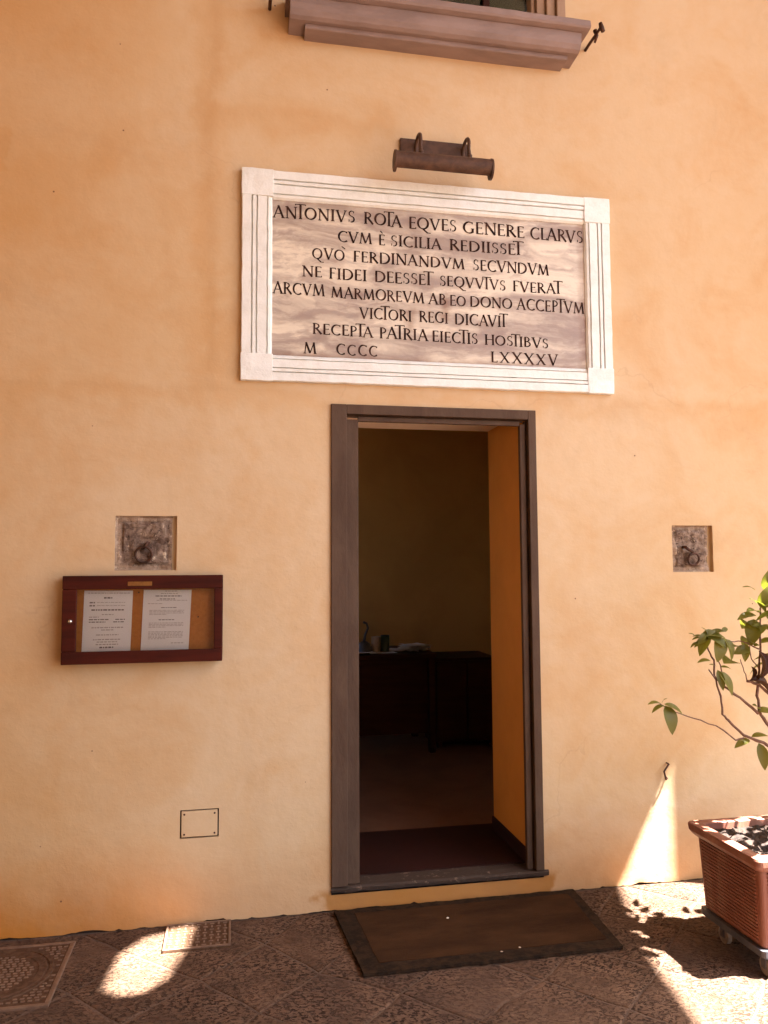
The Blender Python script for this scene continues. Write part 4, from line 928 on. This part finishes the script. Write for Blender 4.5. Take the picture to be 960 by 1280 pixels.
def leaf_mesh(nm, L, W, curl, fold, droop):
    bm = bmesh.new(); n = 8; rows = []
    for i in range(n + 1):
        t_ = i / n; w = W / 2 * (math.sin(math.pi * min(1, t_ ** 0.80)) ** 0.75 if 0 < t_ < 1 else 0.02)
        row = []
        for s_ in (-1, -.5, 0, .5, 1):
            y = s_ * w; z = fold * abs(s_) * w + curl * math.sin(t_ * 3.1) * L * 0.12 - droop * t_ * t_ * L + 0.0012 * math.sin(i * 2.2 + s_ * 3)
            row.append(bm.verts.new((t_ * L, y, z)))
        rows.append(row)
    for a, b in zip(rows, rows[1:]):
        for q in range(4): bm.faces.new((a[q], b[q], b[q + 1], a[q + 1]))
    me_ = bpy.data.meshes.new(nm); bm.to_mesh(me_); bm.free()
    for p in me_.polygons: p.use_smooth = True
    return me_
LM = [leaf_mesh('leaf', 1, .42, .6, .25, .15), leaf_mesh('leaf', 1, .50, .3, .35, .30), leaf_mesh('leaf', 1, .36, 1.0, .2, .05), leaf_mesh('leaf', 1, .60, .5, .15, .2)]
DM = [leaf_mesh('leaf', 1, .42, .9, 1.1, .2)]
for me_ in LM: me_.materials.append(M['leaf'])
DM[0].materials.append(M['leaf_dead'])
nleaf = 0
def leaf(p, d, L, up=(0, -0.5, 1), kind=0, dead=False):
    global nleaf; nleaf += 1
    d = Vector(d).normalized(); u_ = Vector(up); u_ = (u_ - d * u_.dot(d))
    if u_.length < 1e-3: u_ = d.orthogonal()
    u_.normalize(); v_ = u_.cross(d)
    o = bpy.data.objects.new('leaf', DM[0] if dead else LM[kind % 4]); COL.objects.link(o)
    L *= 0.82; mm = Matrix((d, v_, u_)).transposed().to_4x4() @ Matrix.Scale(L, 4); mm.translation = Vector(p) - sh.location
    o.parent = sh; o.matrix_local = mm
    return o
# tip of the low branch
leaf(Q(1.620, .965), (-1, -.2, .10), .085, (0, -.3, 1), 2); leaf(Q(1.628, .962), (-1, -.1, -.45), .075, (0, -.3, 1), 2)
leaf(Q(1.628, .966), (.95, -.3, -.42), .10, (0, -.5, 1), 0); leaf(Q(1.632, .96), (.25, -.30, -1), .135, (.3, -1, 0), 3); leaf(Q(1.62, .97), (.2, -.5, .5), .04, (0, -.5, 1), 2)
# cluster at upper left
for d, L, up, k in (((-1, -.1, -.35), .105, (0, -.4, 1), 0), ((-.75, -.2, -.85), .12, (-.4, -.5, .6), 1), ((-.9, .1, .15), .07, (0, -.4, 1), 2), ((-.4, 0, .5), .055, (0, -.4, 1), 2), ((.9, -.3, .10), .11, (0, -.6, 1), 1),
                    ((1, -.1, -.35), .13, (0, -.7, .7), 3), ((.75, -.35, -.55), .11, (.5, -1, .5), 3), ((.6, .2, .45), .06, (0, -.4, 1), 2), ((-.5, -.2, -.45), .09, (0, -.6, .8), 2), ((.8, 0, .2), .10, (0, -.4, 1), 0)):
    leaf(Q(1.800 + rnd.uniform(0, .035), 1.224 + rnd.uniform(-.01, .012)), d, L * .92, up, k)
for p, d, L, up, k in ((Q(1.875, 1.222), (-.2, -.3, -1), .125, (0, -1, -.1), 3), (Q(1.80, 1.215), (-.9, 0, -.1), .055, (0, -.4, 1), 2), (Q(1.785, 1.200), (-.8, .1, -.5), .05, (0, -.4, 1), 2), (Q(1.775, 1.218), (-.9, .1, .5), .045, (0, -.4, 1), 2),
                       (Q(1.85, 1.235), (.6, 0, .35), .05, (0, -.4, 1), 1), (Q(1.900, 1.21), (.3, -.2, -.75), .11, (.3, -.8, .4), 1), (Q(1.885, 1.245), (.8, 0, .1), .04, (0, -1, .2), 3),
                       (Q(1.835, 1.125), (-1, -.1, .05), .075, (0, -.4, 1), 0), (Q(1.868, 1.085), (.5, -.3, -.95), .13, (.4, -1, .2), 0), (Q(1.862, 1.09), (.15, -.2, -1), .10, (-.3, -1, 0), 2), (Q(1.875, 1.10), (.9, -.1, -.1), .06, (0, -.4, 1), 0), (Q(1.86, 1.10), (-.8, 0, .3), .045, (0, -.4, 1), 2),
                       (Q(1.99, .815), (-1, -.2, -.25), .095, (0, -.6, 1), 0), (Q(2.03, .80), (.15, -.2, -1), .13, (-.2, -1, 0), 0), (Q(2.0, .825), (.9, -.2, .15), .08, (0, -.5, 1), 0), (Q(2.035, .93), (-.4, -.3, .4), .06, (0, -.6, 1), 1), (Q(2.03, .925), (.7, -.3, .05), .08, (0, -.6, 1), 3),
                       (Q(1.985, 1.19), (-.15, -.3, -1), .085, (-.4, -1, .2), 1), (Q(2.00, 1.17), (-.9, -.2, -.15), .085, (0, -.8, .8), 3), (Q(2.055, 1.13), (.5, -.2, -.8), .10, (.2, -1, .2), 1), (Q(2.05, 1.19), (.9, -.2, .2), .10, (0, -.5, 1), 0), (Q(2.05, 1.18), (-.6, -.4, .1), .06, (0, -.6, 1), 0),
                       (Q(2.04, 1.30), (-1, -.2, -.05), .115, (0, -.5, 1), 0), (Q(2.03, 1.285), (-.35, -.3, -1), .13, (-.5, -1, .2), 3), (Q(2.05, 1.31), (-.9, -.5, .35), .10, (0, -.3, 1), 1), (Q(2.06, 1.33), (.3, -.4, .8), .13, (0, -.9, .5), 3), (Q(2.06, 1.34), (.9, -.3, .3), .13, (0, -.5, 1), 3),
                       (Q(2.055, 1.255), (.8, -.4, -.3), .12, (0, -.6, 1), 1), (Q(2.04, 1.40), (-1, 0, .25), .07, (0, -.3, 1), 2), (Q(2.08, 1.40), (.3, -.5, .9), .14, (0, -1, .4), 3), (Q(2.08, 1.36), (.7, -.5, -.2), .13, (0, -.9, .5), 3), (Q(2.07, 1.26), (-.5, -.6, -.2), .09, (0, -.4, 1), 0)):
    leaf(p, d, L, up, k)
leaf(Q(2.045, 1.16), (.02, -.1, -1), .15, (.5, -1, 0), 0, True); leaf(Q(2.00, 1.045), (.95, -.1, -.45), .13, (0, -.5, 1), 0, True); leaf(Q(2.01, 1.10), (0, -.1, -1), .07, (1, -.3, 0), 0, True)
for c, n, s_ in (((2.14, -.78, 1.30), 15, .09), ((2.36, -.72, 1.58), 18, .11), ((2.26, -.74, 1.35), 16, .12), ((2.42, -.60, 1.48), 16, .12), ((2.52, -.66, 1.25), 18, .13), ((2.20, -.66, 1.12), 10, .09), ((2.45, -.70, .95), 12, .11), ((2.02, -.85, .95), 0, .07), ((2.36, -.85, 1.15), 14, .12), ((2.50, -.80, .80), 16, .15), ((2.60, -.78, 1.05), 16, .14), ((2.75, -.85, .95), 14, .16), ((2.20, -.85, .86), 14, .09), ((2.33, -.91, 1.2), 16, .12), ((2.46, -.82, .92), 12, .12)):
    for _ in range(n):
        dv = Vector((rnd.gauss(0, 1), rnd.gauss(0, 1), rnd.gauss(0, .8))).normalized()
        leaf(Vector(c) + dv * rnd.uniform(.1, .9) * s_, dv + Vector((0, 0, -.35)), rnd.uniform(.09, .14), (dv.x * .2, dv.y * .2 - .2, 1), rnd.randrange(4))

L3 = Vector(ldir)
for k, (dx, dz) in enumerate(((0.0, 0.02), (.03, -.03))):   # added leaves, square to the sun, that stop a stray light column
    side = Vector((1, 0, 0.2 * (-1) ** k)); side = (side - L3 * side.dot(L3)).normalized()
    c0 = Vector((2.055 + dx, -.70, 1.325 + dz)) - side * .05
    leaf(c0, side, .12, -L3, 3 if k < 3 else 1)
for t_, o_ in ((.10, .0), (.16, .03), (.20, -.03), (.26, 0.0)):  # further leaves added along that column to block its light
    c0 = Vector((2.06, -.70, 1.35)) + L3 * t_; side = Vector((0.4, 1, 0.1 * t_)); side = (side - L3 * side.dot(L3)).normalized(); w_ = L3.cross(side)
    leaf(c0 - side * .06 + w_ * o_, side, .15, -L3 + Vector((0, -.25, .1)), 3)
# ------------------------------------------------------------------ unseen roof, pier, wall and house added to shape the light
ROOFZ = 6.0
def edge_x(y, z=ROOFZ):                              # the roof edge that draws the left border of the sunlight
    ox, oy = -HX * z * COT, -HY * z * COT
    yg = y - oy; return 1.79 + (1.79 - 1.50) / 1.07 * yg + ox
HOLE_G = [(-0.125, -0.02), (-0.150, -0.22), (-0.21, -0.45), (-0.29, -0.53), (-0.380, -0.540), (-0.465, -0.47), (-0.435, -0.20), (-0.34, -0.075)]  # sun patch outline on the ground; the roof hole is shaped from it
hp = []
gcx = sum(p[0] for p in HOLE_G) / 8; gcy = sum(p[1] for p in HOLE_G) / 8
for x, y in [(gcx + (x - gcx) * 0.90, gcy + (y - gcy) * 0.96) for x, y in HOLE_G]:
    hp.append((x - HX * ROOFZ * COT, y - HY * ROOFZ * COT - (0.0)))
bm = bmesh.new()
ox, oy = -HX * ROOFZ * COT, -HY * ROOFZ * COT     # roof edge kinked to steer the left border of the sunlight
kink = [(1.79, 0.0), (1.605, -0.50), (1.50, -1.09)]
outer = [(-3.2, 0.0), (-3.2, -7.5), (3.1, -7.5)] + [(x + ox, y + oy) for x, y in kink[::-1]] + [(edge_x(0.0), 0.0)]
ov = [bm.verts.new((x, y, ROOFZ)) for x, y in outer]; hv = [bm.verts.new((x, y, ROOFZ)) for x, y in hp]
tx, ty = 2.06 - HX * COT * (ROOFZ - 1.35), -0.70 - HY * COT * (ROOFZ - 1.35)  # second small hole, added to let sun onto the shrub leaves
nv_ = [bm.verts.new((tx + a, ty + b, ROOFZ)) for a, b in ((-.035, -.035), (.035, -.035), (.035, .035), (-.035, .035))]
for i in range(4): bm.edges.new((nv_[i], nv_[(i + 1) % 4]))
es = [e for e in bm.edges] + [bm.edges.new((ov[i], ov[(i + 1) % len(ov)])) for i in range(len(ov))] + [bm.edges.new((hv[i], hv[(i + 1) % 8])) for i in range(8)]
bmesh.ops.triangle_fill(bm, edges=es, use_beauty=True)
r_ = bmesh.ops.extrude_face_region(bm, geom=list(bm.faces))
for v in r_['geom']:
    if isinstance(v, bmesh.types.BMVert): v.co.z += 0.06
tag(obj('added_shade_roof', bm, M['pale_ceiling']), 'unseen flat roof added to shade the courtyard, with holes cut for the sun patches', 'roof')  # added out of view as a sun blocker
L_ = 0.8; pxx = 2.035 + (-HX / HY) * L_
tag(boxo('added_shade_pier', (pxx, pxx + 0.6, -L_, 0.0, 0.0, ROOFZ), M['plaster'], None, 0.01), 'unseen tall ochre pier added far to the right to cut off sunlight on the wall', 'pier')  # added out of view; its corner draws the right border of the wedge
tag(boxo('added_side_wall', (-3.5, -3.2, -7.5, 0.3, 0.0, ROOFZ), M['plaster'], None, 0), 'unseen ochre plastered side wall added at the left to shape the light', 'wall')  # added out of view to control the light from the left
tag(boxo('added_house_front', (-3.5, 3.0, -8.6, -7.8, 0.0, 7.0), M['plaster'], None, 0), 'unseen plain ochre house front added opposite to block sky light', 'house')  # added out of view to cut sky light from behind the camera
